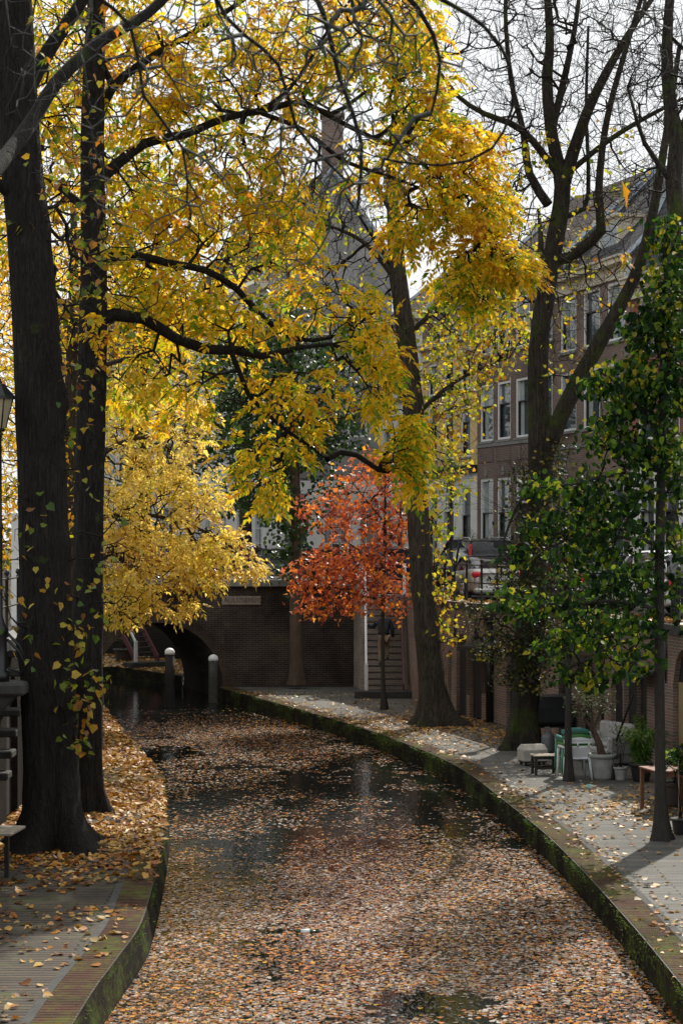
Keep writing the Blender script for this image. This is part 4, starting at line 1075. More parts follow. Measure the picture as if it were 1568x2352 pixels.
    m = MB(); m.bevbox((0, yb + .04, .33 if kind != 'roadster' else .28), (Wc * .86, .16, .16), .05); m.build('bumper', 'car_black' if kind == 'suv' else paint, root, world=False)
    for sx in (-1, 1):
        m = MB(); m.bevbox((sx * (Wc / 2 + .06), Lc * .15, belt * .98), (.17, .10, .12), .03); m.build('wing_mirror', paint, root, world=False)
    return root
S0 = STREET + .012
car('silver roadster with black soft top parked behind the railing', 'roadster', 'silver', (4.18, 58.1, S0), R(10), (4.05, 1.78, 1.27))
car('tall dark estate car with pale roof rails parked ahead of the silver roadster', 'suv', 'car_black', (4.28, 64.0, S0), R(13), (4.8, 1.88, 1.77))
car('silver white car with red tail light behind the leafy lime at the right', 'hatch', 'car_white', (7.35, 44.6, S0), R(14), (4.3, 1.78, 1.50))
car('grey car half hidden by foliage between the roadster and the white car', 'hatch', 'car_grey', (6.15, 50.3, S0), R(15), (4.2, 1.75, 1.46))
car('red hatchback beyond the bicycles on the bridge', 'hatch', 'car_red', (-4.4, 75.6, STREET + .012), R(50), (3.9, 1.7, 1.55))
car('dark grey car parked beyond the bicycles', 'hatch', 'car_grey', (-2.5, 73.2, STREET + .012), R(58), (4.2, 1.75, 1.45))
car('dark blue car behind the red oak', 'hatch', 'car_blue', (1.3, 72.5, S0), R(30), (4.2, 1.75, 1.5))

# ================================================================== bicycles
def bicycle(label, fm):
    root = thing('bicycle', label, 'bicycle', (0, 0, 0), 0, 'bicycles leaning on the bridge railing')
    rr = .34
    for y, nm in ((-.53, 'wheel'), (.53, 'wheel')):
        m = MB(); m.tube([(0, y + rr * math.cos(a), rr + rr * math.sin(a)) for a in np.linspace(0, 2 * math.pi, 33)], .018, 6, False); w = m.build(nm, 'rubber', root, world=False)
        m = MB()
        for k in range(14):
            a = k * 2 * math.pi / 14; m.tube([(0, y, rr), (0, y + rr * math.cos(a), rr + rr * math.sin(a))], .0035, 3, False)
        m.tube([(0, y + (rr - .03) * math.cos(a), rr + (rr - .03) * math.sin(a)) for a in np.linspace(0, 2 * math.pi, 25)], .008, 4, False)
        m.tube([(-.05, y, rr), (.05, y, rr)], .02, 6); m.build('spokes', 'chrome', w, world=False)
    m = MB()
    for a, b in (((0, -.53, .34), (0, -.12, .30)), ((0, -.53, .34), (0, -.20, .72)), ((0, -.12, .30), (0, -.26, .86)), ((0, -.12, .30), (0, .36, .74)), ((0, -.22, .74), (0, .34, .84)), ((0, .32, .92), (0, .53, .34))): m.tube([a, b], .017, 6)
    m.build('frame', fm, root, world=False)
    m = MB(); m.tube([(0, .31, .92), (0, .29, 1.06)], .014, 6); m.tube([(-.28, .14, 1.06), (-.22, .27, 1.09), (0, .31, 1.07), (.22, .27, 1.09), (.28, .14, 1.06)], .013, 6); m.build('handlebar', 'chrome', root, world=False)
    m = MB(); m.tube([(0, -.40, .93), (0, -.33, .94), (0, -.22, .93), (0, -.10, .925)], [.05, .09, .05, .022], 8); m.build('saddle', 'rubber', root, world=False)
    m = MB(); m.tube([(0, -.12, .30), (.06, -.12, .30)], .07, 12); m.tube([(.07, -.12, .30), (.09, -.04, .16)], .012, 5); m.tube([(-.07, -.12, .30), (-.09, -.20, .44)], .012, 5); m.box((.12, -.04, .16), (.1, .08, .02)); m.box((-.12, -.2, .44), (.1, .08, .02)); m.build('crank', 'chrome', root, world=False)
    m = MB(); m.tube([(0, -.53 + .39 * math.cos(a), .34 + .39 * math.sin(a)) for a in np.linspace(.3, 3.0, 10)], .022, 5); m.tube([(0, .53 + .39 * math.cos(a), .34 + .39 * math.sin(a)) for a in np.linspace(.6, 2.7, 10)], .022, 5); m.build('mudguards', 'black', root, world=False)
    m = MB(); m.box((0, -.58, .76), (.14, .36, .02)); m.tube([(-.05, -.72, .76), (-.04, -.53, .34)], .008, 4); m.tube([(.05, -.72, .76), (.04, -.53, .34)], .008, 4); m.build('carrier', 'black', root, world=False)
    return root
bk = bicycle('black bicycle with one wheel right of the plaque, rightmost on the bridge', 'black')
bk.location = (-3.35, 64.42, DECK); bk.rotation_euler = (0, R(-6), R(-92))
defs = [(-4.75, 64.5, 'grey framed bicycle in the middle of the bridge railing', 'chrome', 90), (-5.35, 64.75, 'black bicycle tangled behind the grey framed one', 'black', -86), (-6.4, 64.5, 'red bicycle on the bridge above the arch crown', 'car_red', 92),
        (-7.3, 64.6, 'dark bicycle left of the red bicycle', 'black', -94), (-8.6, 64.5, 'blue grey bicycle half hidden by cream foliage', 'car_grey', 90), (-2.7, 64.8, 'black bicycle just left of the trunk that crosses the bridge', 'black', 88), (-9.9, 64.5, 'black bicycle at the left end of the bridge railing', 'black', -90)]
for (x, y, lb, fm, a) in defs:
    b2 = dup(bk, (x, y, DECK), R(a), lb); b2.rotation_euler = (0, R(random.uniform(-9, -3)), R(a))
    if fm != 'black':
        for c in b2.children:
            if c.name.startswith('frame'):
                c.data = c.data.copy(); c.data.materials[0] = MAT[fm]

# ================================================================== lamp posts, signs
def lamppost(label, loc, h=3.6, lean=0):
    r = thing('street_lamp', label, 'street lamp', loc, 0, 'old lantern lamp posts')
    m = MB(); m.lathe((0, 0, 0), [(.16, 0), (.16, .12), (.12, .16), (.12, .75), (.15, .80), (.10, .86), (.055, 1.0), (.05, h * .6), (.07, h * .61), (.045, h * .63), (.04, h - .12), (.07, h - .1), (.03, h - .04), (.03, h)], 12); m.build('pole', 'black', r, world=False)
    m = MB(); m.lathe((0, 0, h), [(.10, 0), (.21, .46)], 6, False); lt = m.build('lantern', 'lantern', r, world=False)
    m = MB(); m.lathe((0, 0, h), [(.25, .45), (.25, .49), (.13, .62), (.10, .68), (.05, .70), (.02, .78)], 6, False); m.tube([(0, 0, h - .05), (0, 0, h + .02)], .09, 6)
    for k in range(6):
        a = k * math.pi / 3; m.tube([(.10 * math.cos(a), .10 * math.sin(a), h), (.215 * math.cos(a), .215 * math.sin(a), h + .46)], .012, 4)
    m.build('lantern_frame', 'black', lt, world=False); return r
p = P(1035, 1345, 57.5); lamppost('black lamp post with lantern between the centre trunk and the parked cars', (p[0], 57.5, STREET + .01), 3.35)
p = P(1284, 1300, 50); lamppost('lamp post with pale lantern behind the leaves of the right lime', (p[0], 50.3, STREET + .01), 3.3)
lr = lamppost('lamp post on a wall bracket at the left edge, behind the big trunk', (-5.27, 30.2, 2.62), 3.9)
m = MB()
for dx in (0, .10): m.tube([(.12, 0, .75 - dx), (.30, .05, .55 - dx), (.42, .12, .25 - dx), (.45, .2, -.05 - dx), (.30, .25, -.35)], .025, 6)
m.tube([(.14, 0, .2), (.42, .15, .1)], .02, 6)
m.build('scroll_bracket', 'black', lr, world=False)
m = MB(); m.bevbox((-.05, 0, -.10), (1.0, .8, .2), .04); m.add([(-.5, -.3, -.2), (.3, -.3, -.2), (.3, .3, -.2), (-.5, .3, -.2), (-.5, -.2, -.7), (-.2, -.2, -.7), (-.2, .2, -.7), (-.5, .2, -.7)], [(0, 1, 2, 3), (7, 6, 5, 4), (0, 4, 5, 1), (1, 5, 6, 2), (2, 6, 7, 3), (3, 7, 4, 0)]); m.build('stone_bracket', 'stone_dark', lr, world=False)
# stone steps let into the left wall
r = thing('stone_steps', 'grey stone steps jutting from the left street wall', 'steps', (-5.95, 33.5, 0))
for i in range(7):
    m = MB(); m.bevbox((-5.65, 31.2 + i * .42, 1.05 + i * .30), (.75, .46, .12), .02); m.build('step', 'stone_dark', r)
m = MB(); p = P(36, 1360, 40); m.box((p[0], 40, STREET + 1.0), (.14, .14, 2.6)); o = m.build('white_pole', 'white', bevel=.01); setp(o, 'square white pole on the left street behind the big trunk', 'pole')
m = MB(); m.box((p[0] - .25, 40.3, STREET + .55), (.22, .2, 1.1)); m.box((p[0] - .5, 40.3, STREET + 1.05), (.9, .12, .1)); o = m.build('wooden_gate', 'wood', bevel=.01); setp(o, 'weathered wooden gate beside the white pole', 'gate')
p = P(689, 1160, 69); r = thing('road_sign', 'red and white round road sign beside the dark green tree', 'road sign', (p[0], 69.6, DECK))
m = MB(); m.tube([(0, 0, 0), (0, 0, 2.1)], .03, 8); m.build('pole', 'chrome', r, world=False)
m = MB(); m.tube([(0, -.05, 1.85), (0, -.03, 1.85)], .32, 24); m.build('sign_face', 'sign_red', r, world=False)
m = MB(); m.box((0, -.056, 1.85), (.44, .01, .1)); m.build('white_bar', 'white', r, world=False)
for (x, y, w, lb) in ((-1.35, 70.4, .6, 'dark covered bin beyond the bridge railing'), (-.55, 71.0, .9, 'large dark tarpaulin heap behind the red oak')):
    r = thing('refuse_bin', lb, 'bin', (x, y, DECK - .3)); m = MB()
    m.add([(-w * .4, -.3, 0), (w * .4, -.3, 0), (w * .4, .3, 0), (-w * .4, .3, 0), (-w * .5, -.36, 1.2), (w * .5, -.36, 1.2), (w * .5, .36, 1.2), (-w * .5, .36, 1.2)], [(3, 2, 1, 0), (4, 5, 6, 7), (0, 1, 5, 4), (1, 2, 6, 5), (2, 3, 7, 6), (3, 0, 4, 7)]); m.build('body', 'cover', r, world=False, bevel=.03)
    m = MB(); m.bevbox((0, 0, 1.25), (w * 1.06, .8, .1), .04); m.build('lid', 'cover', r, world=False)

# ================================================================== people
def skin_mesh(name, verts, edges, mat, parent, sub=2):
    """verts: (x,y,z,r[,r2])"""
    me = bpy.data.meshes.new(name); me.from_pydata([v[:3] for v in verts], edges, []); o = link_mesh(name, me, mat, parent)
    o.modifiers.new('skin', 'SKIN'); sv = me.skin_vertices[0].data
    for i, v in enumerate(verts): sv[i].radius = (v[3], v[4] if len(v) > 4 else v[3]); sv[i].use_root = (i == 0)
    o.modifiers['skin'].use_smooth_shade = True
    s = o.modifiers.new('sub', 'SUBSURF'); s.levels = 1; s.render_levels = sub
    return o
def chain(verts, edges, start, pts):
    prev = start
    for p in pts:
        verts.append(p); k = len(verts) - 1
        if prev is not None: edges.append((prev, k))
        prev = k
    return prev
def person(label, loc, rotz, pose, top='navy', bottom='khaki', hair='hair_grey'):
    """own frame: faces +Y.  pose gives joint positions"""
    root = thing('person', label, 'person', loc, rotz); J = pose
    V = [(*J['pelvis'], .13, .10)]; E = []
    n = chain(V, E, 0, [(*J['waist'], .125, .095), (*J['chest'], .155, .11), (*J['neck'], .058), (*J['head0'], .075, .085), (*J['head1'], .082, .10), (*J['head2'], .062, .075)])
    chest = 2
    for s in ('l', 'r'):
        k = chain(V, E, chest, [(*J['sh' + s], .06), (*J['el' + s], .043), (*J['wr' + s], .028), (*J['ha' + s], .038, .018)])
        h = Vector(J['ha' + s]); d = (h - Vector(J['wr' + s])).normalized(); a = d.cross(Vector((0, 0, 1))); a = a.normalized() if a.length > .1 else Vector((1, 0, 0))
        for i, (o_, l) in enumerate(((-.028, .07), (-.009, .08), (.010, .075), (.028, .06))):
            f0 = h + a * o_ + d * .03; f1 = f0 + d * l * .5 + Vector((0, 0, -.008)); f2 = f1 + d * l * .4 + Vector((0, 0, -.02))
            chain(V, E, k, [(*f0, .009), (*f1, .009), (*f2, .007)])
        t0 = h - a * .035 * (1 if s == 'l' else -1); chain(V, E, k, [(*t0, .011), (*(t0 + d * .04 - a * .015), .008)])
        k = chain(V, E, 0, [(*J['hi' + s], .095), (*J['kn' + s], .06), (*J['an' + s], .038)])
    skin_mesh('body', V, E, 'skin', root)
    V = [(*J['waist'], .175, .135)]; E = []; chain(V, E, 0, [((Vector(J['pelvis']) + Vector((0, 0, .0))).x, J['pelvis'][1], J['pelvis'][2] + .02, .185, .15)])
    c = chain(V, E, 0, [(*J['chest'], .195, .145), (*(Vector(J['neck']) - Vector((0, 0, .04))), .085)]) - 1
    for s in ('l', 'r'): chain(V, E, c, [(*J['sh' + s], .088), (*J['el' + s], .066), (*(Vector(J['wr' + s]) * .96 + Vector(J['el' + s]) * .04), .05)])
    jk = skin_mesh('jacket', V, E, top, root)
    V = [(*J['pelvis'], .165, .13)]; E = []
    for s in ('l', 'r'): chain(V, E, 0, [(*J['hi' + s], .112), (*J['kn' + s], .082), (*J['an' + s], .068)])
    skin_mesh('trousers', V, E, bottom, root)
    for s in ('l', 'r'):
        a = Vector(J['an' + s]); V = [(a.x, a.y - .04, a.z - .03, .045)]; E = []; chain(V, E, 0, [(a.x, a.y + .06, a.z - .055, .045, .038), (a.x, a.y + .17, a.z - .065, .036, .028)]); skin_mesh('shoe', V, E, 'shoe', root)
    h1 = Vector(J['head1']); V = [(h1.x, h1.y - .03, h1.z - .03, .09, .085)]; E = []; chain(V, E, 0, [(h1.x, h1.y - .025, h1.z + .04, .095), (h1.x, h1.y + .01, h1.z + .085, .07)]); skin_mesh('hair', V, E, hair, root)
    # face
    m = MB(); hy = h1.y + .098
    m.tube([(h1.x, hy, h1.z + .02), (h1.x, hy + .02, h1.z - .02), (h1.x, hy + .002, h1.z - .03)], [.008, .014, .01], 6); m.build('nose', 'skin', root, world=False)
    m = MB()
    for sx in (-1, 1): m.tube([(h1.x + sx * .032, hy - .006, h1.z + .018), (h1.x + sx * .032, hy + .001, h1.z + .018)], .009, 8)
    m.build('eyes', 'hair', root, world=False)
    m = MB(); m.tube([(h1.x - .022, hy - .01, h1.z - .062), (h1.x, hy - .002, h1.z - .064), (h1.x + .022, hy - .01, h1.z - .062)], .005, 5); m.build('mouth', 'maroon', root, world=False)
    m = MB()
    for sx in (-1, 1): m.tube([(h1.x + sx * .088, h1.y, h1.z + .025), (h1.x + sx * .094, h1.y - .01, h1.z), (h1.x + sx * .086, h1.y, h1.z - .03)], [.012, .016, .01], 6)
    m.build('ears', 'skin', root, world=False)
    return root
climb = dict(pelvis=(0, .02, .93), waist=(0, .08, 1.07), chest=(0, .17, 1.30), neck=(0, .23, 1.47), head0=(0, .27, 1.55), head1=(0, .30, 1.64), head2=(0, .31, 1.72),
             shl=(-.19, .18, 1.36), ell=(-.33, .30, 1.18), wrl=(-.50, .48, 1.24), hal=(-.56, .54, 1.24),
             shr=(.19, .16, 1.36), elr=(.27, .06, 1.10), wrr=(.29, .12, .86), har=(.29, .14, .79),
             hil=(-.09, .03, .88), knl=(-.10, .10, .50), anl=(-.11, -.03, .11), hir=(.09, .03, .88), knr=(.10, .30, .62), anr=(.12, .12, .27))
stair_base = (1.33, 59.75)
def stair_z(y): return .24 + (y - 59.75) / 2.55 * (STREET - .24) + .02
py = 60.38
person('person in black jacket and khaki trousers climbing the stairs, hand on the white rail', (1.30, py, stair_z(py) + .0 - .04), 0, climb)
stand = dict(climb); stand.update(pelvis=(0, 0, .93), waist=(0, 0, 1.07), chest=(0, .01, 1.32), neck=(0, .01, 1.48), head0=(0, .03, 1.56), head1=(0, .04, 1.64), head2=(0, .04, 1.72), shl=(-.19, 0, 1.38), ell=(-.25, -.03, 1.10), wrl=(-.25, .05, .88), hal=(-.25, .07, .80), shr=(.19, 0, 1.38), elr=(.25, -.03, 1.10), wrr=(.25, .05, .88), har=(.25, .07, .80), hil=(-.09, 0, .88), knl=(-.10, .04, .49), anl=(-.10, -.06, .09), hir=(.09, 0, .88), knr=(.10, .06, .5), anr=(.10, .14, .09))
p = P(1116, 1225, 68.5); person('person with brown hair and dark scarf, only the head showing above the estate car', (p[0], 68.5, STREET + .10), R(20), stand, 'navy', 'navy', 'hair')
p = P(1561, 1300, 40.5); person('person in grey knit pullover on the street at the right edge', (p[0], 40.5, STREET + .01), R(150), stand, 'grey_cloth', 'navy', 'hair_grey')
# ================================================================== things on the right wharf
def at_g(u, v): return G(u, v)
# stone block on a dolly
b = at_g(1222, 1757); r = thing('stone_block', 'pale chamfered stone block on a low trolley under the forked tree', 'stone block', b, R(14))
m = MB(); m.add([(-.27, -.22, .10), (.27, -.22, .10), (.27, .22, .10), (-.27, .22, .10), (-.27, -.22, .34), (.27, -.22, .34), (.27, .22, .34), (-.27, .22, .34), (-.22, -.10, .44), (.24, -.10, .44), (.24, .12, .44), (-.22, .12, .44)],
      [(3, 2, 1, 0), (0, 1, 5, 4), (1, 2, 6, 5), (2, 3, 7, 6), (3, 0, 4, 7), (4, 5, 9, 8), (5, 6, 10, 9), (6, 7, 11, 10), (7, 4, 8, 11), (8, 9, 10, 11)]); m.build('block', 'stone_pale', r, world=False, bevel=.01)
m = MB(); m.box((0, 0, .08), (.5, .4, .03)); m.build('platform', 'dark_wood', r, world=False)
for sx in (-.2, .2):
    for sy in (-.15, .15): m = MB(); m.tube([(sx - .02, sy, .035), (sx + .02, sy, .035)], .035, 10); m.build('castor', 'rubber', r, world=False)
# low table
b = at_g(1250, 1778); r = thing('low_table', 'small low slatted wooden table with fallen leaves beside the stone block', 'table', b, R(8))
m = MB()
for k in range(4): m.box((0, -.165 + k * .11, .39), (.54, .10, .025))
m.build('tabletop', 'wood', r, world=False, bevel=.004)
for sx in (-.22, .22):
    for sy in (-.15, .15): m = MB(); m.box((sx, sy, .19), (.05, .05, .376)); m.build('leg', 'dark_wood', r, world=False)
m = MB(); m.box((0, -.15, .14), (.42, .03, .05)); m.box((0, .15, .14), (.42, .03, .05)); m.box((0, 0, .345), (.46, .34, .05)); m.build('stretcher', 'dark_wood', r, world=False)
# stacked garden chairs; seen from behind
def chair(label, mt):
    r = thing('garden_chair', label, 'chair', (0, 0, 0), 0, 'stacked plastic garden chairs')
    m = MB(); W_ = .25; pts = []          # curved back shell facing -y
    for j in range(9):
        z = .42 + j * .052; row = []
        for i in range(9):
            t = (i - 4) / 4; x = t * (W_ + .01 * j * .5); y = -.22 - .010 * j + .05 * t * t + (.02 if j > 6 else 0) * 0; zz = z + (-.035 * t * t if j == 8 else 0) + (.02 * (1 - t * t) if j == 8 else 0)
            row.append((x, y, zz))
        pts.append(row)
    vs = [p for row in pts for p in row]; vs2 = [(x, y + .016, z) for x, y, z in vs]
    fs = []; n = len(vs)
    for j in range(8):
        if j in (5,): 
            continue
        for i in range(8):
            a = j * 9 + i; fs.append((a, a + 1, a + 10, a + 9)); fs.append((n + a + 9, n + a + 10, n + a + 1, n + a))
    for i in range(8):
        for j0 in (0, 8, 5, 6): a = j0 * 9 + i; fs.append((a, a + 1, n + a + 1, n + a))
    m.add(vs + vs2, fs, True)
    m.tube([(-.225, -.262, .66), (-.225, -.268, .74)], .02, 5); m.tube([(.225, -.262, .66), (.225, -.268, .74)], .02, 5); m.tube([(0, -.275, .66), (0, -.28, .74)], .02, 5)
    m.build('backrest', mt, r, world=False)
    m = MB(); m.bevbox((0, .0, .42), (.46, .46, .03), .012); m.build('seat', mt, r, world=False)
    for sx in (-1, 1):
        m = MB(); m.tube([(sx * .25, -.24, .64), (sx * .275, -.05, .655), (sx * .28, .15, .65), (sx * .27, .235, .60)], [.022, .028, .03, .024], 8); m.build('armrest', mt, r, world=False)
        m = MB(); m.tube([(sx * .29, -.30, 0), (sx * .265, -.25, .25), (sx * .25, -.225, .46)], [.022, .028, .03], 8); m.build('leg', mt, r, world=False)
        m = MB(); m.tube([(sx * .29, .27, 0), (sx * .275, .245, .3), (sx * .27, .235, .60)], [.022, .027, .024], 8); m.build('leg', mt, r, world=False)
    return r
b = at_g(1318, 1788)
ch = [('white plastic garden chair, outermost of the stack seen from behind', 'pl_white'), ('bright green plastic garden chair directly inside the white one', 'pl_green'), ('dark green plastic garden chair second from the front of the stack', 'pl_dgreen'), ('teal plastic garden chair at the front end of the stack', 'pl_teal')]
for i, (lb, mt) in enumerate(ch):
    r = chair(lb, mt); a = R(8); k = i
    r.location = (b[0] - math.sin(a) * .055 * k, b[1] + math.cos(a) * .055 * k, .06 * k * (1 if k == 0 else 1)); r.rotation_euler = (0, 0, a)
# barbecue and gas bottle
b = at_g(1264, 1716); r = thing('covered_barbecue', 'large barbecue under a black cover behind the forked tree', 'barbecue', b, R(12))
m = MB(); n = 10; prof = [(-.36, .55), (-.40, .62), (-.36, .95), (-.20, 1.18), (.10, 1.22), (.30, 1.10), (.38, .85), (.38, .55)]
m.prism(prof, -.42, .42, 'x'); m.build('hood', 'cover', r, world=False, bevel=.03)
m = MB(); m.box((0, 0, .50), (1.15, .55, .05)); m.build('shelf', 'black', r, world=False, bevel=.01)
for sx in (-.5, .5):
    for sy in (-.22, .22): m = MB(); m.box((sx, sy, .24), (.05, .05, .48)); m.build('leg', 'black', r, world=False)
m = MB()
for k in range(6): m.tube([(.25 + k * .06, -.26, .05), (.25 + k * .06, -.26, .47)], .008, 5)
m.build('rack', 'black', r, world=False)
b = at_g(1257, 1728); r = thing('gas_bottle', 'grey gas bottle standing under the covered barbecue', 'gas bottle', b)
m = MB(); m.lathe((0, 0, 0), [(.12, 0), (.145, .03), (.15, .08), (.15, .34), (.13, .40), (.07, .44), (.04, .45), (.04, .47)], 18); m.build('body', 'gas', r, world=False)
m = MB(); m.tube([(.07 * math.cos(a), .07 * math.sin(a), .56) for a in np.linspace(.6, 5.6, 12)], .012, 5); m.tube([(.07, 0, .43), (.07, 0, .56)], .012, 5); m.tube([(-.06, .03, .43), (-.06, .03, .56)], .012, 5); m.tube([(0, 0, .44), (0, 0, .52)], .02, 6); m.build('collar', 'gas', r, world=False)
# white sofa
b = at_g(1392, 1752); r = thing('garden_sofa', 'white woven garden sofa with cushions against the cellar wall', 'sofa', (b[0], b[1], 0), R(-76 + 14))
m = MB(); m.bevbox((0, 0, .20), (1.25, .78, .34), .04); m.build('base', 'sofa', r, world=False)
m = MB(); m.bevbox((0, .32, .55), (1.25, .18, .62), .05); m.build('backrest', 'sofa', r, world=False)
for sx in (-1, 1): m = MB(); m.bevbox((sx * .58, 0, .42), (.16, .78, .42), .05); m.build('armrest', 'sofa', r, world=False)
for sx in (-.26, .26): m = MB(); m.bevbox((sx, -.05, .43), (.48, .58, .13), .05); m.build('seat_cushion', 'pot_cream', r, world=False)

def pot(r, rad, h, mt, soil='soil'):
    m = MB(); m.lathe((0, 0, 0), [(rad * .68, 0), (rad * .74, h * .1), (rad * .92, h * .8), (rad * .93, h * .84), (rad * 1.04, h * .85), (rad * 1.06, h), (rad * .93, h), (rad * .9, h * .93)], 22); m.build('pot', mt, r, world=False)
    m = MB(); m.lathe((0, 0, h * .9), [(rad * .9, 0), (rad * .5, .02), (.01, .03)], 14); m.build('soil', soil, r, world=False)
def shrub(r, base, h, spread, n_tw, per, tpl, size, lm, seed, stem='twig', tip=.0025, droop=0., zlo=.35, stems=5, hang=.1, trunk=None):
    """plant in its own frame (base at z)"""
    rng = np.random.default_rng(seed)
    if trunk is None:
        limbs = [np.array([(0 + .02 * math.cos(a * 2), .02 * math.sin(a * 2), base, .008), (math.cos(a * 1.3) * spread * .3, math.sin(a * 1.3) * spread * .3, base + h * .45, .005)]) for a in range(stems)]
    else: limbs = trunk
    limbs = [smooth_path(l, .06) for l in limbs]
    c = np.array([0, 0, base + h * (zlo + 1) / 2]) + (trunk[0][-1][:3] * np.array([1, 1, 0]) if trunk is not None else 0)
    d = unit(rng.normal(0, 1, (n_tw, 3))) * rng.uniform(0, 1, (n_tw, 1)) ** .4; A = c + d * np.array([spread, spread, h * (1 - zlo) / 2])
    gl = grow_pts(limbs, A, rng, .08, tip, .3)
    parts = [sweep(l[:, :3], l[:, 3], 8, .05, 0, seed) for l in limbs]; parts.append(frusta(gl['p0'], gl['p1'], gl['r0'], gl['r1'], 4))
    V, F = cat(parts); np_mesh('stems', V, F, stem, True).parent = r
    p = gl['op']; k = int(len(p) * per); i = rng.integers(0, len(p), k)
    dd = unit(gl['od'][i] * .7 + rng.normal(0, .6, (k, 3)) + np.array([0, 0, -hang])); V, F = place(tpl, p[i] + rng.normal(0, size * .4, (k, 3)), dd, unit(rng.normal(0, .6, (k, 3)) + np.array([0, 0, 1])), size * rng.uniform(.6, 1.2, k))
    np_mesh('foliage', V, F, lm).parent = r
def grow_pts(limbs, A, rng, step, tip, bf):
    pos = np.concatenate([l[:, :3] for l in limbs]); pl = np.concatenate([np.arange(len(l)) * .04 for l in limbs]); nl = len(pos)
    dist = np.array([np.min(np.sum((pos - a) ** 2, 1)) for a in A]); A = A[np.argsort(dist)]
    cap = nl + len(A) * 12 + 10; X = np.zeros((cap, 3)); X[:nl] = pos; PL = np.zeros(cap); PL[:nl] = pl; PA = np.full(cap, -1); n = nl; tips = []
    for a in A:
        d = np.sqrt(np.sum((X[:n] - a) ** 2, 1)); i = int(np.argmin(d + bf * PL[:n])); L = d[i]; m = max(1, min(10, int(round(L / step)))); prev = i; sd = rng.normal(0, .1, 3) * L
        for k in range(1, m + 1):
            t = k / m; X[n] = X[i] * (1 - t) + a * t + np.sin(math.pi * t) * (sd + np.array([0, 0, .08 * L])); PA[n] = prev; PL[n] = PL[prev] + L / m; prev = n; n += 1
        tips.append(n - 1)
    w = np.zeros(n); w[tips] += 1
    for i in range(n - 1, nl - 1, -1):
        if PA[i] >= nl: w[PA[i]] += w[i]
    w = np.maximum(w, 1); rad = tip * w ** .5; idx = np.arange(nl, n); r1 = rad[idx]; r0 = np.minimum(np.where(PA[idx] >= nl, rad[PA[idx]], r1 * 1.3), r1 * 1.8)
    o = idx[w[idx] <= 3]
    return dict(p0=X[PA[idx]], p1=X[idx], r0=r0, r1=r1, op=X[o], od=unit(X[o] - X[PA[o]]))
b = at_g(1382, 1790); r = thing('potted_olive', 'olive tree in a large pale pot to the right of the stacked chairs', 'potted tree', b)
pot(r, .27, .52, 'pot_cream')
tr = [np.array([(0, 0, .45, .09), (-.06, .02, .72, .07), (-.16, .04, .95, .06), (-.20, .04, 1.05, .06)]), np.array([(-.18, .04, 1.0, .035), (-.38, .06, 1.25, .02), (-.50, .1, 1.5, .01)]), np.array([(-.18, .04, 1.0, .035), (-.06, .0, 1.3, .02), (.05, -.05, 1.6, .01)]), np.array([(-.18, .04, 1.0, .03), (-.2, .1, 1.35, .02), (-.2, .12, 1.7, .008)])]
tr[0] = tr[0]
shrub(r, .95, .95, .58, 330, 4.5, LEAF_RHOMB, .05, 'lf_olive', 5, 'bark_pale', .003, zlo=.25, trunk=tr)
b = at_g(1399, 1790); r = thing('potted_shrub', 'small dark bushy plant in a brown pot in front of the olive pot', 'potted plant', b); pot(r, .15, .30, 'pot_brown'); shrub(r, .28, .28, .24, 160, 3, LEAF_RHOMB, .035, 'lf_green', 6)
b = at_g(1424, 1792); r = thing('potted_rose', 'thin leggy rose in a small white pot between olive and bamboo', 'potted plant', b); pot(r, .14, .27, 'pot_white'); shrub(r, .25, 1.05, .30, 26, 1.2, LEAF_BROAD, .04, 'lf_small', 7, 'twig_brown', zlo=.3)
# bamboo
def bamboo(label, b, n, h, rad, seed, lm='lf_bamboo'):
    r = thing('potted_bamboo', label, 'potted plant', b); rng = np.random.default_rng(seed); pot(r, .23, .36, 'pot_black')
    parts = []; lv = []
    for i in range(n):
        a = rng.uniform(0, 6.28); k = rng.uniform(.2, 1) * rad; hh = h * rng.uniform(.6, 1.0)
        pts = np.array([(math.cos(a) * .08, math.sin(a) * .08, .33), (math.cos(a) * k * .4, math.sin(a) * k * .4, .33 + hh * .5), (math.cos(a) * k * .8, math.sin(a) * k * .8, .33 + hh * .85), (math.cos(a) * k * 1.3, math.sin(a) * k * 1.3, .33 + hh * .85)])
        pth = smooth_path(np.hstack([pts, np.full((4, 1), .004)]), .08); parts.append(frusta(pth[:-1, :3], pth[1:, :3], pth[:-1, 3], pth[1:, 3] * .9, 4))
        q = pth[len(pth) // 4:, :3]; kk = rng.integers(0, len(q), 30); d = unit(rng.normal(0, .6, (30, 3)) + np.array([math.cos(a) * .8, math.sin(a) * .8, -.6]))
        T = (LEAF_RHOMB[0] * np.array([1, .35, 1]), LEAF_RHOMB[1]); lv.append(place(T, q[kk] + rng.normal(0, .03, (30, 3)), d, unit(rng.normal(0, .5, (30, 3)) + np.array([0, 0, 1])), .15 * rng.uniform(.6, 1.2, 30)))
    V, F = cat(parts); np_mesh('canes', V, F, 'lf_bamboo').parent = r
    V, F = cat(lv); np_mesh('foliage', V, F, lm).parent = r
bamboo('bushy bright green bamboo in a black pot by the cellar wall', at_g(1471, 1794), 46, .85, .42, 11)
bamboo('smaller bamboo behind the slim striped trunk', at_g(1512, 1765), 30, 1.0, .40, 12)
b = at_g(1548, 1851); r = thing('potted_laurel', 'glossy green laurel in a dark pot at the right edge', 'potted plant', b); pot(r, .22, .42, 'pot_brown'); shrub(r, .40, .60, .32, 120, 4, LEAF_BROAD, .085, 'lf_bamboo', 13)
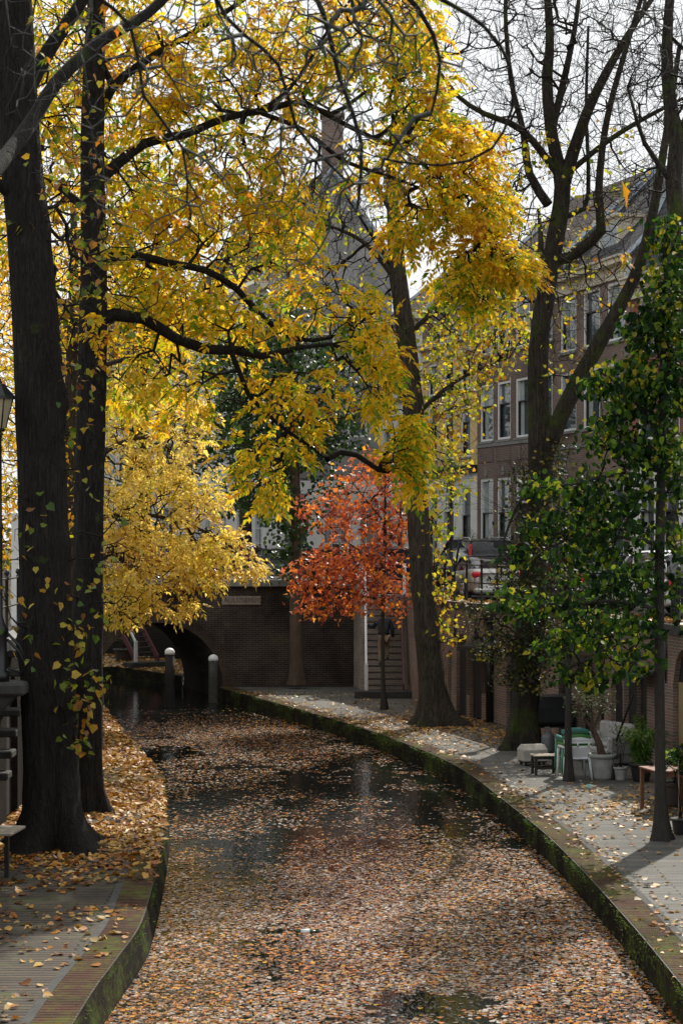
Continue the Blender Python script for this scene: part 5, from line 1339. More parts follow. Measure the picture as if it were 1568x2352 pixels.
b = at_g(1561, 1916); r = thing('potted_sapling', 'staked plant in a small black pot at the lower right edge', 'potted plant', b); pot(r, .15, .26, 'pot_black'); shrub(r, .24, 1.25, .22, 60, 3, LEAF_BROAD, .08, 'lf_youngl', 14, zlo=.55)
m = MB(); m.tube([(-.02, 0, .2), (-.03, 0, 1.2)], .012, 6); m.build('stake', 'wood', r, world=False)
b = at_g(1536, 1862); r = thing('garden_table', 'red brown wooden garden table half behind the slim striped trunk', 'table', b, R(14))
m = MB()
for k in range(5): m.box((0, -.34 + k * .17, .74), (.82, .155, .03))
m.build('tabletop', 'brown_wood', r, world=False, bevel=.004)
for sx in (-.37, .37):
    for sy in (-.36, .36): m = MB(); m.box((sx, sy, .36), (.06, .06, .72)); m.build('leg', 'brown_wood', r, world=False)
m = MB(); m.box((0, -.36, .68), (.70, .025, .08)); m.box((0, .36, .68), (.70, .025, .08)); m.build('apron', 'brown_wood', r, world=False)
b = G(-6, 2022); r = thing('garden_table', 'weathered grey wooden table end at the left edge below the trunk', 'table', (b[0] - .25, b[1], 0), R(-6))
m = MB()
for k in range(4): m.box((.02, -.33 + k * .20, .71), (1.1, .19, .035))
m.build('tabletop', 'wood', r, world=False, bevel=.006)
for sx in (-.45, .32):
    for sy in (-.28, .28): m = MB(); m.box((sx, sy, .345), (.06, .06, .69)); m.build('leg', 'dark_wood', r, world=False)
# leaning pole by the wall, crates on the street, pot behind the arch
m = MB(); a = G(1396, 1752); c_ = P(1452, 1597, 40.2); m.tube([a, c_], .025, 8); o = m.build('leaning_pole', 'wire'); setp(o, 'long thin pole leaning diagonally against the cellar wall behind the pots', 'pole')
b = np.array([-8.6, 77.5, 0]); r = thing('potted_shrub', 'round pot with a small shrub seen through the bridge arch', 'potted plant', b); pot(r, .4, .5, 'pot_brown'); shrub(r, .45, .5, .4, 70, 3, LEAF_BROAD, .06, 'lf_small', 15)
for (uu, vv, sd, lb) in ((1158, 1238, 21, 'small olive in front of the dark brick house window'), (1073, 1215, 22, 'thin bare shrub before the white ground floor')):
    Y = 69.5 if sd == 21 else 74.5; p = P(uu, 1300, Y); r = thing('facade_shrub', lb, 'potted plant', (p[0], Y, STREET)); pot(r, .25, .45, 'pot_brown'); shrub(r, .4, 1.9, .42, 200, 3 if sd == 21 else .8, LEAF_RHOMB, .06, 'lf_olive', sd, 'twig', zlo=.3)

# ================================================================== trees
random.seed(3)
def dn(a, b): return lambda p: a
LW = lambda u, v, Y, r: (u, v, Y, r)
# 1 the big left trunk
t1 = limb([(122, 1948, 30.6, .52), (118, 1780, 30.6, .44), (108, 1500, 30.6, .41), (98, 1150, 30.6, .38), (85, 800, 30.6, .36), (68, 560, 30.7, .34), (48, 350, 30.8, .32), (38, 120, 30.9, .29), (30, -150, 31, .24), (20, -420, 31.2, .18), (10, -700, 31.5, .1)], .22)
l1 = [limb([(40, 250, 30.8, .16), (110, 120, 31.5, .12), (230, -60, 32, .08), (330, -250, 33, .05)]), limb([(30, 0, 31, .14), (-150, -200, 30, .09), (-320, -380, 29, .05)]), limb([(60, 480, 30.8, .1), (-60, 380, 30.2, .07), (-220, 330, 29.6, .04)])]
def m_foot(p): return p[:, 2] < 3.2
tree('lime_tree', 'thickest dark furrowed trunk at the far left, flaring at its foot', G(122, 1948), [t1] + l1,
     [(160, 1500, 30.4, 26, 170, .5, 60), (165, 1700, 30.3, 45, 60, .5, 36), (185, 1600, 30.3, 50, 90, .5, 60), (60, 1300, 30, 80, 300, 1.0, 55), (215, 560, 33.2, 70, 200, .5, 70), (160, 150, 32.5, 90, 200, 1.0, 90), (180, 900, 30.6, 70, 250, .9, 90), (150, 500, 31, 110, 240, 1.4, 160), (260, -200, 32, 400, 260, 3, 200), (-150, 400, 31, 180, 300, 2, 120), (-200, -250, 31, 300, 260, 3, 140), (250, 1350, 31.0, 110, 200, 1.0, 55), (300, 640, 31, 120, 120, 1.2, 60)],
     101, 'bark_dark', 'twig', None, ('lf_trunk', [lf_simple(LEAF_HEART, 1.3, .13, .10, .5)]), flare=.55, sides=64, rough=.035, step=.3, tip=.0035, bf=.15)
# 2 the second left trunk with long boughs over the water and golden pinnate leaves
t2 = limb([(200, 1866, 34.6, .31), (200, 1760, 34.6, .27), (203, 1450, 34.6, .26), (208, 1100, 34.6, .25), (214, 800, 34.7, .25), (216, 560, 34.8, .23), (212, 350, 35, .21), (216, 150, 35.2, .19), (225, -60, 35.4, .15), (235, -300, 35.6, .09)], .25)
l2 = [limb([(224, 735, 34.7, .13), (262, 722, 34.8, .12), (330, 732, 35, .105), (405, 778, 35.3, .10), (470, 802, 35.5, .095), (545, 805, 35.8, .085), (600, 818, 36, .07), (680, 800, 36.4, .05), (760, 790, 36.8, .035)]),
      limb([(530, 806, 35.7, .05), (548, 850, 35.8, .05), (570, 905, 36, .045), (610, 950, 36.2, .04), (660, 990, 36.4, .035), (720, 1030, 36.6, .025), (750, 1055, 36.8, .015)]),
      limb([(222, 600, 34.8, .09), (300, 585, 35, .08), (390, 605, 35.4, .07), (470, 620, 35.8, .068), (545, 665, 36.2, .062), (610, 735, 36.6, .055), (690, 780, 37, .045), (790, 765, 37.6, .03), (880, 700, 38.4, .02)]),
      limb([(220, 420, 35, .11), (330, 330, 35.5, .09), (420, 310, 36, .08), (520, 270, 36.5, .07), (600, 255, 37, .065), (690, 235, 37.5, .06), (760, 262, 38, .05), (840, 210, 38.4, .03)]),
      limb([(217, 300, 35.1, .10), (260, 200, 35.6, .08), (350, 130, 36, .07), (500, 40, 36.6, .05), (640, -60, 37, .04)]),
      limb([(600, 260, 37, .045), (700, 300, 37.3, .045), (790, 370, 37.6, .04), (880, 400, 38, .03), (960, 430, 38.4, .02)]),
      limb([(560, 265, 36.8, .04), (660, 210, 37, .035), (760, 60, 37.4, .03), (850, -60, 37.8, .02)]),
      limb([(215, 500, 34.9, .08), (120, 420, 35.5, .05), (0, 380, 36, .03)]),
      limb([(700, 235, 37.4, .05), (820, 300, 38, .045), (930, 350, 38.4, .035), (1020, 420, 38.8, .03), (1100, 520, 39.2, .02)])]
B2 = [(930, 60, 38, 80, 130, 2.0, 210), (840, 60, 38, 110, 160, 2, 150), (960, 230, 38.4, 75, 110, 1.6, 200), (900, 330, 38.4, 120, 120, 1.6, 160), (1060, 350, 38.8, 80, 80, 1.3, 180), (1010, 470, 38.8, 100, 90, 1.4, 200), (1120, 470, 39, 60, 80, 1.2, 120), (1120, 580, 39, 70, 50, 1.2, 120), (1185, 605, 39, 45, 32, .8, 70), (1060, 620, 39, 60, 55, 1, 90), (1100, 690, 39, 35, 28, .8, 34), (940, 520, 38.6, 50, 60, 1, 60),
      (850, 780, 37.2, 70, 90, 1.3, 95), (880, 900, 37.2, 50, 70, 1.1, 65), (935, 1010, 37.2, 36, 55, .9, 90), (900, 1070, 37, 40, 36, .8, 40), (960, 1110, 37, 14, 26, .4, 16), (790, 700, 37.4, 90, 60, 1.3, 55), (760, 880, 36.8, 80, 90, 1.2, 32), (640, 900, 36.2, 90, 70, 1.2, 60), (650, 1040, 36.4, 55, 50, .8, 70), (620, 1120, 36.4, 50, 45, .7, 60), (560, 1050, 36.2, 40, 50, .7, 34), (690, 960, 36.6, 50, 50, .8, 40), (480, 900, 36, 60, 50, 1, 30), (560, 740, 36, 120, 60, 1.5, 70),
      (400, 700, 36, 130, 90, 1.6, 150), (520, 560, 36.4, 150, 110, 1.8, 130), (650, 500, 37, 110, 110, 1.8, 80), (400, 420, 36.4, 140, 140, 2, 170), (560, 380, 37, 130, 90, 2, 120), (480, 180, 36.8, 200, 150, 2.2, 260), (680, 120, 37.4, 140, 150, 2, 180), (300, 60, 36.4, 150, 150, 2.2, 160), (620, -60, 37, 320, 130, 2.5, 170), (350, 880, 36, 100, 90, 1.4, 90), (300, 560, 36, 90, 100, 1.6, 80), (60, 420, 36, 120, 250, 2, 90), (720, 640, 37.6, 70, 70, 1, 40), (160, 250, 36, 110, 220, 1.6, 170), (120, -20, 36, 110, 120, 1.6, 70), (225, 700, 34.0, 30, 160, .3, 14), (350, 220, 36.5, 140, 120, 1.8, 130), (680, 380, 37, 80, 90, 1.2, 60), (330, 470, 36.5, 110, 100, 1.5, 60)]
tree('golden_tree', 'second dark trunk on the left with long boughs of golden pinnate leaves over the canal', G(200, 1866), [t2] + l2, B2, 202, 'bark_dark', 'twig', None,
     ('lf_yellow', [lf_pinnate(1.5, .34, 5, .148)]), flare=.4, sides=40, step=.36, tip=.0042, bf=.25)
# 3 the centre lime
t3 = limb([(1000, 1668, 50.8, .44), (996, 1600, 50.8, .36), (985, 1500, 50.8, .33), (972, 1350, 50.8, .30), (960, 1200, 50.8, .28), (950, 1000, 50.9, .27), (945, 900, 51, .26), (930, 760, 51, .24), (915, 640, 51.2, .21), (905, 500, 51.4, .18), (897, 400, 51.6, .14), (905, 280, 51.8, .09), (915, 150, 52, .04)], .3)
l3 = [limb([(940, 870, 51, .1), (880, 850, 50.6, .07), (800, 830, 50.2, .05), (730, 870, 50, .03)]), limb([(930, 780, 51, .08), (1010, 700, 51.3, .06), (1090, 640, 51.6, .04)]), limb([(915, 650, 51.2, .09), (840, 560, 51, .06), (760, 520, 50.8, .04), (690, 500, 50.6, .02)]),
      limb([(948, 960, 51, .07), (1040, 880, 51, .05), (1140, 830, 51, .03)]), limb([(905, 500, 51.4, .08), (850, 400, 51.4, .05), (800, 330, 51.4, .03)]), limb([(900, 440, 51.4, .08), (970, 350, 51.4, .05), (1040, 250, 51.4, .03)])]
def m3(p):
    u = 784 + p[:, 0] / p[:, 1] * 4500; v = 1240 - (p[:, 2] - EYE) / p[:, 1] * 4500
    k = np.where(u < 930, .12, np.where(v < 560, .25, 1.0)); return np.random.default_rng(1).random(len(p)) < k
tree('lime_tree', 'slender leaning trunk right of the red oak with small yellow green leaves', G(1000, 1666), [t3] + l3,
     [(1060, 720, 51, 110, 90, 2, 170), (1050, 860, 51, 80, 100, 2, 110), (1130, 820, 51, 60, 60, 1.6, 50), (1020, 960, 51, 60, 110, 1.6, 90), (1030, 1090, 51, 50, 80, 1.3, 50), (1180, 760, 51, 60, 70, 1.3, 60), (1005, 1220, 51, 22, 80, .8, 26), (1005, 1350, 51, 22, 90, .7, 40), (1020, 1450, 51, 26, 50, .6, 26), (1130, 620, 51, 120, 60, 1.8, 120), (760, 620, 51, 140, 120, 2, 330), (840, 480, 51, 110, 90, 2, 220), (720, 480, 50.6, 90, 90, 1.6, 150), (850, 740, 51, 100, 80, 1.6, 150), (1000, 420, 51.6, 130, 130, 2, 120), (830, 920, 50.6, 80, 80, 1.5, 100)],
     303, 'bark_mid', 'twig', None, ('lf_lime', [lf_simple(LEAF_HEART, 6.0, .125, .22, .6, m3)]), flare=.6, sides=44, step=.4, tip=.0042, bf=.22, rough=.05, spurs=.8)
# 4 the forked tree
t4 = limb([(1198, 1724, 45, .42), (1204, 1640, 45, .33), (1213, 1500, 45, .32), (1228, 1250, 45, .29), (1240, 1060, 45, .29), (1234, 900, 45, .235), (1237, 780, 45, .22), (1256, 650, 45.1, .21), (1276, 540, 45.2, .20), (1290, 430, 45.3, .18), (1268, 320, 45.4, .14), (1256, 200, 45.5, .13), (1262, 80, 45.6, .10), (1250, -80, 45.8, .07)], .3)
l4 = [limb([(1246, 1060, 45, .22), (1285, 960, 44.7, .20), (1330, 870, 44.4, .19), (1385, 770, 44.1, .17), (1430, 690, 43.8, .15), (1470, 600, 43.5, .13), (1500, 480, 43.2, .11), (1530, 300, 43, .08), (1560, 100, 42.8, .05)]),
      limb([(1265, 600, 45.2, .14), (1310, 590, 45, .14), (1355, 555, 44.8, .13), (1380, 530, 44.6, .12), (1374, 440, 44.5, .09), (1392, 280, 44.4, .075), (1440, 100, 44.2, .06), (1490, -60, 44, .04)]),
      limb([(1290, 430, 45.3, .17), (1318, 340, 45.2, .14), (1350, 250, 45.1, .12), (1400, 150, 45, .10), (1460, 50, 45, .07), (1530, -50, 45, .05)]),
      limb([(1266, 300, 45.4, .09), (1295, 180, 45.6, .08), (1320, 60, 45.8, .06), (1335, -60, 46, .04)]),
      limb([(1258, 470, 45.3, .12), (1215, 400, 45.5, .10), (1200, 300, 45.8, .075), (1172, 180, 46, .06), (1160, 30, 46.2, .05), (1165, -80, 46.4, .03)]),
      limb([(1280, 400, 45.3, .09), (1200, 300, 45.0, .08), (1110, 260, 44.8, .06), (1050, 220, 44.6, .05), (1000, 150, 44.4, .03)]),
      limb([(1300, 400, 45.2, .07), (1400, 320, 45, .06), (1500, 260, 44.8, .05), (1600, 210, 44.6, .03)]),
      limb([(1270, 500, 45.2, .08), (1340, 480, 45.4, .06), (1350, 400, 45.6, .05), (1345, 250, 45.8, .04), (1350, 60, 46, .03)]),
      limb([(1238, 1050, 45, .06), (1210, 1120, 44.6, .04), (1170, 1200, 44.2, .03), (1140, 1300, 44, .02)]),
      limb([(1230, 1250, 45, .05), (1290, 1280, 44.4, .04), (1330, 1340, 44, .02)]),
      limb([(1222, 1400, 45, .05), (1160, 1420, 44.6, .03), (1110, 1420, 44.2, .02)])]
def m4(p):
    v = 1240 - (p[:, 2] - EYE) / p[:, 1] * 4500; r_ = np.random.default_rng(2).random(len(p)); return r_ < np.where(v < 330, .0, np.where(v < 900, .30, 1.0))
def m4lo(p): return 1240 - (p[:, 2] - EYE) / p[:, 1] * 4500 > 1000
def m4hi(p):
    v = 1240 - (p[:, 2] - EYE) / p[:, 1] * 4500; u = 784 + p[:, 0] / p[:, 1] * 4500; return (v > 300) & (v < 900) & (np.random.default_rng(2).random(len(p)) < np.where(u < 1330, .65, .3))
root4, g4 = tree('forked_tree', 'massive mossy forked trunk on the right wharf with a bare crown', G(1196, 1724), [t4] + l4,
     [(1150, 60, 45.5, 160, 150, 2.5, 420), (1350, 60, 45, 200, 160, 2.5, 560), (1500, 250, 44.5, 120, 160, 2, 260), (1300, 260, 45.2, 200, 120, 2.2, 420), (1130, 280, 45, 120, 90, 2, 200), (1180, 450, 45.3, 110, 110, 1.8, 220), (1400, 450, 44.8, 110, 110, 1.6, 200), (1330, 650, 45, 130, 110, 1.5, 190), (1420, 650, 44, 80, 80, 1.2, 60), (1300, 820, 44.8, 80, 80, 1.2, 70), (1120, 620, 45.2, 60, 50, 1.2, 60),
      (1200, 1150, 44.4, 45, 100, 1.2, 90), (1190, 1340, 44.2, 55, 80, 1.2, 110), (1270, 1200, 44.3, 70, 120, 1.2, 160), (1290, 1380, 44, 90, 90, 1.2, 170), (1150, 1480, 44.2, 60, 45, 1.0, 90), (1240, 1480, 44, 70, 60, 1.1, 110), (1200, 1560, 44, 70, 26, .9, 60), (1120, 1420, 44, 50, 40, .8, 60), (1270, 1050, 44.6, 40, 60, .8, 60)],
     404, 'bark_moss', 'twig_brown', None, ('lf_small', [lf_simple(LEAF_BROAD, 6.5, .085, .14, .4, m4lo)]), flare=.35, sides=36, step=.34, tip=.0042, bf=.2, rough=.06, spurs=1.6, spup=.5)
V, F = lf_simple(LEAF_HEART, 1.6, .11, .12, .7, m4hi)(g4); o = np_mesh('crown', V, F, 'lf_lime'); world_child(o, root4); o['label'] = 'sparse yellow leaves left in the bare crown'
# 5 foreground limes at right with green leaves
t5 = limb([(1519, 1932, 31.3, .115), (1516, 1800, 31.3, .088), (1513, 1500, 31.3, .08), (1515, 1200, 31.3, .075), (1520, 950, 31.3, .06), (1522, 750, 31.3, .045), (1530, 600, 31.3, .03), (1535, 470, 31.3, .012)], .2)
l5 = [limb([(1515, 1000, 31.3, .035), (1440, 900, 31.2, .025), (1370, 850, 31, .012)]), limb([(1514, 1150, 31.3, .035), (1420, 1090, 31.1, .03), (1330, 1110, 30.9, .02), (1230, 1120, 30.8, .010)]), limb([(1514, 1250, 31.3, .035), (1400, 1230, 31, .03), (1300, 1240, 30.9, .02), (1210, 1290, 30.7, .01)]),
      limb([(1514, 1400, 31.3, .035), (1400, 1380, 31, .03), (1290, 1390, 30.8, .02), (1170, 1370, 30.6, .01)]), limb([(1514, 1460, 31.3, .03), (1420, 1480, 31, .02), (1330, 1520, 30.8, .01)]), limb([(1516, 900, 31.3, .03), (1590, 820, 31.4, .015)]), limb([(1514, 1200, 31.3, .03), (1590, 1150, 31.4, .015)])]
B5 = [(1533, 560, 31.3, 28, 70, .4, 80), (1520, 700, 31.3, 48, 90, .6, 150), (1480, 760, 31.2, 50, 50, .6, 70), (1500, 880, 31.2, 80, 90, .8, 190), (1420, 880, 31.1, 70, 50, .7, 90), (1550, 780, 31.3, 30, 200, .5, 90), (1350, 870, 31, 26, 26, .4, 14), (1440, 1000, 31.1, 100, 80, .9, 150), (1520, 1050, 31.3, 60, 90, .8, 100), (1400, 1120, 31, 110, 60, .9, 140), (1260, 1120, 30.8, 60, 26, .6, 40), (1400, 1230, 31, 120, 60, .9, 150), (1250, 1210, 30.8, 65, 36, .6, 50),
      (1200, 1280, 30.7, 36, 22, .4, 22), (1430, 1340, 31, 120, 60, 1, 120), (1230, 1390, 30.8, 90, 34, .6, 60), (1170, 1375, 30.7, 40, 20, .4, 20), (1400, 1440, 31, 120, 45, 1, 100), (1290, 1480, 30.8, 50, 30, .7, 26), (1430, 1510, 31, 90, 40, .9, 60), (1560, 1300, 31.3, 40, 200, .8, 60), (1340, 1550, 30.8, 60, 26, .5, 28), (1550, 900, 31.3, 40, 80, .5, 30)]
tree('young_lime', 'slim striped trunk at the right edge with large dark green leaves', G(1519, 1932), [t5] + l5, B5, 505, 'bark_young', 'twig', 'young limes on the right wharf',
     ('lf_youngl', [lf_simple(LEAF_BROAD, 5.6, .12, .11, 1.0)]), flare=.5, sides=18, step=.2, tip=.003, bf=.2, rough=.03)
t6 = limb([(1306, 1793, 39, .085), (1304, 1700, 39, .068), (1305, 1560, 39, .06), (1306, 1400, 39, .05), (1310, 1250, 39, .04), (1315, 1120, 39, .02)], .2)
tree('young_lime', 'thin dark sapling trunk in front of the stacked chairs', G(1306, 1793), [t6, limb([(1305, 1480, 39, .03), (1360, 1440, 38.8, .02), (1410, 1430, 38.6, .01)]), limb([(1306, 1380, 39, .03), (1250, 1340, 38.8, .01)])],
     [(1310, 1300, 39, 60, 110, .9, 120), (1350, 1420, 38.8, 70, 60, .9, 60), (1290, 1470, 39, 50, 40, .7, 30), (1330, 1180, 39, 50, 60, .7, 40)], 606, 'bark_young', 'twig', 'young limes on the right wharf',
     ('lf_youngl', [lf_simple(LEAF_BROAD, 3.4, .12, .11, 1.0)]), flare=.35, sides=14, step=.2, tip=.003, bf=.2)
# 7 red oak
t7 = limb([(882, 1630, 55.4, .095), (880, 1590, 55.4, .065), (879, 1450, 55.4, .055), (881, 1300, 55.4, .05), (884, 1180, 55.4, .04), (884, 1080, 55.4, .02)], .25)
l7 = [limb([(880, 1380, 55.4, .03), (800, 1360, 55.2, .02), (730, 1330, 55, .01)]), limb([(881, 1300, 55.4, .03), (790, 1240, 55.2, .02), (740, 1190, 55, .01)]), limb([(881, 1260, 55.4, .03), (920, 1200, 55.6, .02)]), limb([(882, 1200, 55.4, .03), (810, 1110, 55.4, .012)])]
tree('red_oak', 'young oak with bright russet orange leaves in front of the stairs', G(882, 1630), [t7] + l7,
     [(850, 1110, 55.4, 80, 50, 1.0, 100), (790, 1180, 55.3, 75, 60, 1.1, 130), (890, 1210, 55.4, 60, 80, 1.0, 130), (930, 1160, 55.6, 30, 80, .7, 60), (800, 1290, 55.2, 95, 60, 1.2, 190), (880, 1330, 55.4, 70, 60, 1.1, 120), (740, 1340, 55, 70, 50, 1, 120), (700, 1310, 55, 34, 34, .6, 34), (740, 1390, 55, 60, 26, .8, 60), (830, 1375, 55.2, 60, 24, .8, 50), (705, 1170, 55, 16, 26, .4, 12), (915, 1390, 55.4, 26, 26, .5, 20), (870, 1060, 55.4, 40, 24, .6, 24)],
     707, 'bark_young', 'twig_brown', None, ('lf_red', [lf_simple(LEAF_OAK, 5.0, .19, .20, .35)]), flare=.3, sides=12, step=.3, tip=.0035, bf=.2)
# 8 dark green tree at the bridge foot
t8 = limb([(681, 1572, 63.2, .22), (680, 1500, 63.2, .19), (678, 1350, 63.2, .18), (680, 1200, 63.3, .17), (676, 1050, 63.4, .15), (670, 900, 63.6, .12), (665, 750, 63.8, .08), (660, 620, 64, .04)], .3)
tree('tree_at_bridge', 'pale brown trunk standing against the bridge, crown of dark green leaves', G(681, 1572), [t8, limb([(676, 1040, 63.4, .09), (600, 960, 63.6, .06), (540, 900, 63.8, .03)]), limb([(672, 950, 63.6, .08), (740, 880, 63.6, .04)]), limb([(680, 1180, 63.3, .05), (600, 1100, 63.3, .03)])],
     [(660, 740, 64, 100, 70, 1.6, 90), (600, 850, 64, 130, 100, 2, 260), (730, 870, 64, 110, 110, 2, 240), (560, 980, 64, 90, 90, 1.6, 160), (650, 1010, 63.6, 110, 90, 1.6, 200), (750, 1010, 63.6, 80, 80, 1.5, 120), (620, 1130, 63.4, 80, 60, 1.2, 110), (680, 1200, 63.3, 45, 60, .8, 70), (660, 1290, 63.2, 22, 60, .4, 40), (545, 1130, 63.4, 50, 50, 1, 50), (760, 1120, 63.4, 50, 40, 1, 40)],
     808, 'bark_pale', 'twig', None, ('lf_green', [lf_simple(LEAF_BROAD, 7, .16, .26, .5)]), flare=.35, sides=20, step=.45, tip=.005, bf=.25)
# 9 cream tree left of the bridge
t9 = limb([(205, 1655, 50.3, .24), (203, 1500, 50.3, .21), (200, 1300, 50.3, .2), (205, 1050, 50.4, .18), (215, 800, 50.6, .13), (225, 600, 50.8, .07)], .3)
l9 = [limb([(203, 1300, 50.3, .10), (260, 1270, 50.5, .07), (340, 1350, 51, .05), (420, 1380, 51.3, .03)]), limb([(203, 1200, 50.3, .09), (300, 1180, 50.6, .06), (420, 1200, 51, .045), (520, 1250, 51.4, .03), (580, 1300, 51.6, .015)]), limb([(205, 1060, 50.4, .09), (300, 1010, 50.8, .06), (420, 1010, 51.2, .04), (490, 1080, 51.6, .02)]), limb([(200, 1350, 50.3, .06), (250, 1380, 50.2, .04), (320, 1440, 50.2, .02)]), limb([(212, 850, 50.6, .07), (320, 820, 51, .05), (430, 860, 51.4, .03)])]
tree('ash_tree', 'spreading tree of pale creamy yellow leaves hanging low left of the bridge', G(205, 1655), [t9] + l9,
     [(300, 1000, 50.8, 90, 90, 2, 160), (400, 1040, 51, 110, 80, 2, 210), (330, 1130, 50.8, 110, 80, 2, 240), (450, 1150, 51, 80, 60, 1.6, 170), (380, 1230, 50.8, 150, 60, 2, 330), (500, 1250, 51.2, 80, 45, 1.4, 170), (570, 1300, 51.4, 36, 22, .8, 44), (330, 1320, 50.8, 110, 50, 1.7, 260), (450, 1320, 51, 70, 36, 1.3, 120), (290, 1390, 50.6, 60, 36, 1.2, 120), (400, 1390, 51, 60, 22, 1, 60), (270, 1220, 50.5, 60, 100, 1.5, 160), (300, 900, 51, 100, 70, 2, 110), (430, 960, 51, 60, 60, 1.4, 80)],
     909, 'bark_mid', 'twig_brown', None, ('lf_cream', [lf_pinnate(1.75, .25, 3, .135)]), flare=.3, sides=16, step=.4, tip=.0042, bf=.25)
# 10 - 13 yellow trees behind on the left
def back_tree(label, u, vb, Y, blobs, seed, lm, z=0, size=.13, per=4.0, hgt=500, name='background_tree', bark='bark_mid', tip=.006, step=.6):
    b = P(u, vb, Y); b[2] = z
    vbase = 1240 + (EYE - z) * 4500 / Y
    t = limb([(u, vbase, Y, .30), (u + 4, vbase - 150, Y, .25), (u - 4, (vbase + hgt) / 2, Y, .2), (u + 6, hgt + 120, Y + .2, .12), (u, hgt, Y + .2, .05)], .5)
    tree(name, label, b, [t], blobs, seed, bark, 'twig_brown', 'trees along the left bank', (lm, [lf_simple(LEAF_RHOMB if lm != 'lf_green' else LEAF_BROAD, per * 2.0, size * 1.35, .36, .45)]), flare=.3, sides=14, step=step, tip=tip, bf=.3)
back_tree('bright yellow tree on the left bank between the two big trunks', 165, 1500, 56, [(120, 700, 56, 190, 160, 3, 230), (90, 950, 56, 190, 160, 3, 250), (300, 800, 56.5, 170, 150, 3, 250), (120, 1200, 56, 150, 120, 2.4, 200), (260, 600, 56.5, 160, 120, 3, 170), (40, 1350, 56, 90, 60, 2, 60), (400, 700, 57, 120, 110, 2.6, 130)], 1001, 'lf_gold', 0, .15, 3.6, 450)
back_tree('tall golden tree further back on the left street', 90, 1400, 66, [(60, 500, 66, 220, 160, 4, 260), (90, 250, 66, 170, 140, 4, 200), (150, 60, 66, 160, 120, 4, 120), (250, 420, 66, 180, 140, 4, 170), (100, 800, 66, 220, 160, 4, 240), (50, 1080, 66, 200, 140, 3, 200), (330, 680, 67, 140, 130, 3, 130)], 1002, 'lf_yellow', STREET, .17, 3.6, 350)
back_tree('yellow green tree on the left street right of the golden one', 330, 1400, 76, [(360, 900, 76, 150, 130, 4, 200), (300, 1080, 76, 150, 110, 3, 150), (450, 760, 76, 130, 120, 3.5, 150), (300, 650, 76, 140, 110, 3, 120), (500, 520, 76, 150, 120, 3.5, 200), (330, 400, 76, 130, 120, 3, 140), (610, 600, 76, 70, 90, 2.5, 70)], 1003, 'lf_lime', STREET, .18, 3.6, 560)
back_tree('dark green tree beyond the bridge behind the golden boughs', 560, 1300, 80, [(560, 830, 80, 110, 120, 3.5, 200), (640, 980, 80, 100, 100, 3, 160), (520, 1000, 80, 90, 90, 3, 130)], 1004, 'lf_green', STREET, .2, 3.2, 700)
back_tree('orange yellow tree near the left edge of the street', -60, 1400, 48, [(-60, 1100, 48, 120, 140, 3, 120), (-40, 800, 48, 130, 160, 3, 150), (-60, 500, 48, 140, 160, 3, 130), (20, 1250, 48, 50, 60, 2, 60)], 1005, 'lf_gold', STREET, .13, 3.6, 380)
back_tree('yellow tree on the right street in front of the brown houses', 1236, 1300, 66, [(1200, 540, 66, 120, 80, 3, 110), (1150, 660, 66, 80, 60, 3, 50), (1290, 620, 66, 80, 70, 2.4, 40)], 1006, 'lf_lime', STREET, .12, 2.2, 480)
# dark trunk and branch entering at the top right
t11 = limb([(1640, 1750, 33.5, .22), (1630, 1300, 33.5, .19), (1600, 900, 33.5, .17), (1560, 560, 33.6, .15), (1545, 420, 33.7, .14), (1552, 330, 33.8, .13), (1538, 240, 33.9, .12), (1530, 120, 34, .10), (1540, -50, 34, .07)], .3)
tree('street_tree', 'dark bare tree trunk rising along the upper right edge', G(1640, 1885), [t11, limb([(1552, 340, 33.8, .09), (1585, 240, 34, .07), (1600, 50, 34, .05)]), limb([(1545, 420, 33.7, .06), (1480, 330, 33.4, .04), (1440, 200, 33, .02)])],
     [(1500, 150, 33.6, 110, 180, 1.5, 170), (1600, 200, 34, 80, 200, 1.5, 100), (1470, 420, 33.4, 70, 60, 1, 50)], 1101, 'bark_moss', 'twig', None, None, flare=.3, sides=20, step=.3, tip=.004, bf=.2, spurs=1.6)

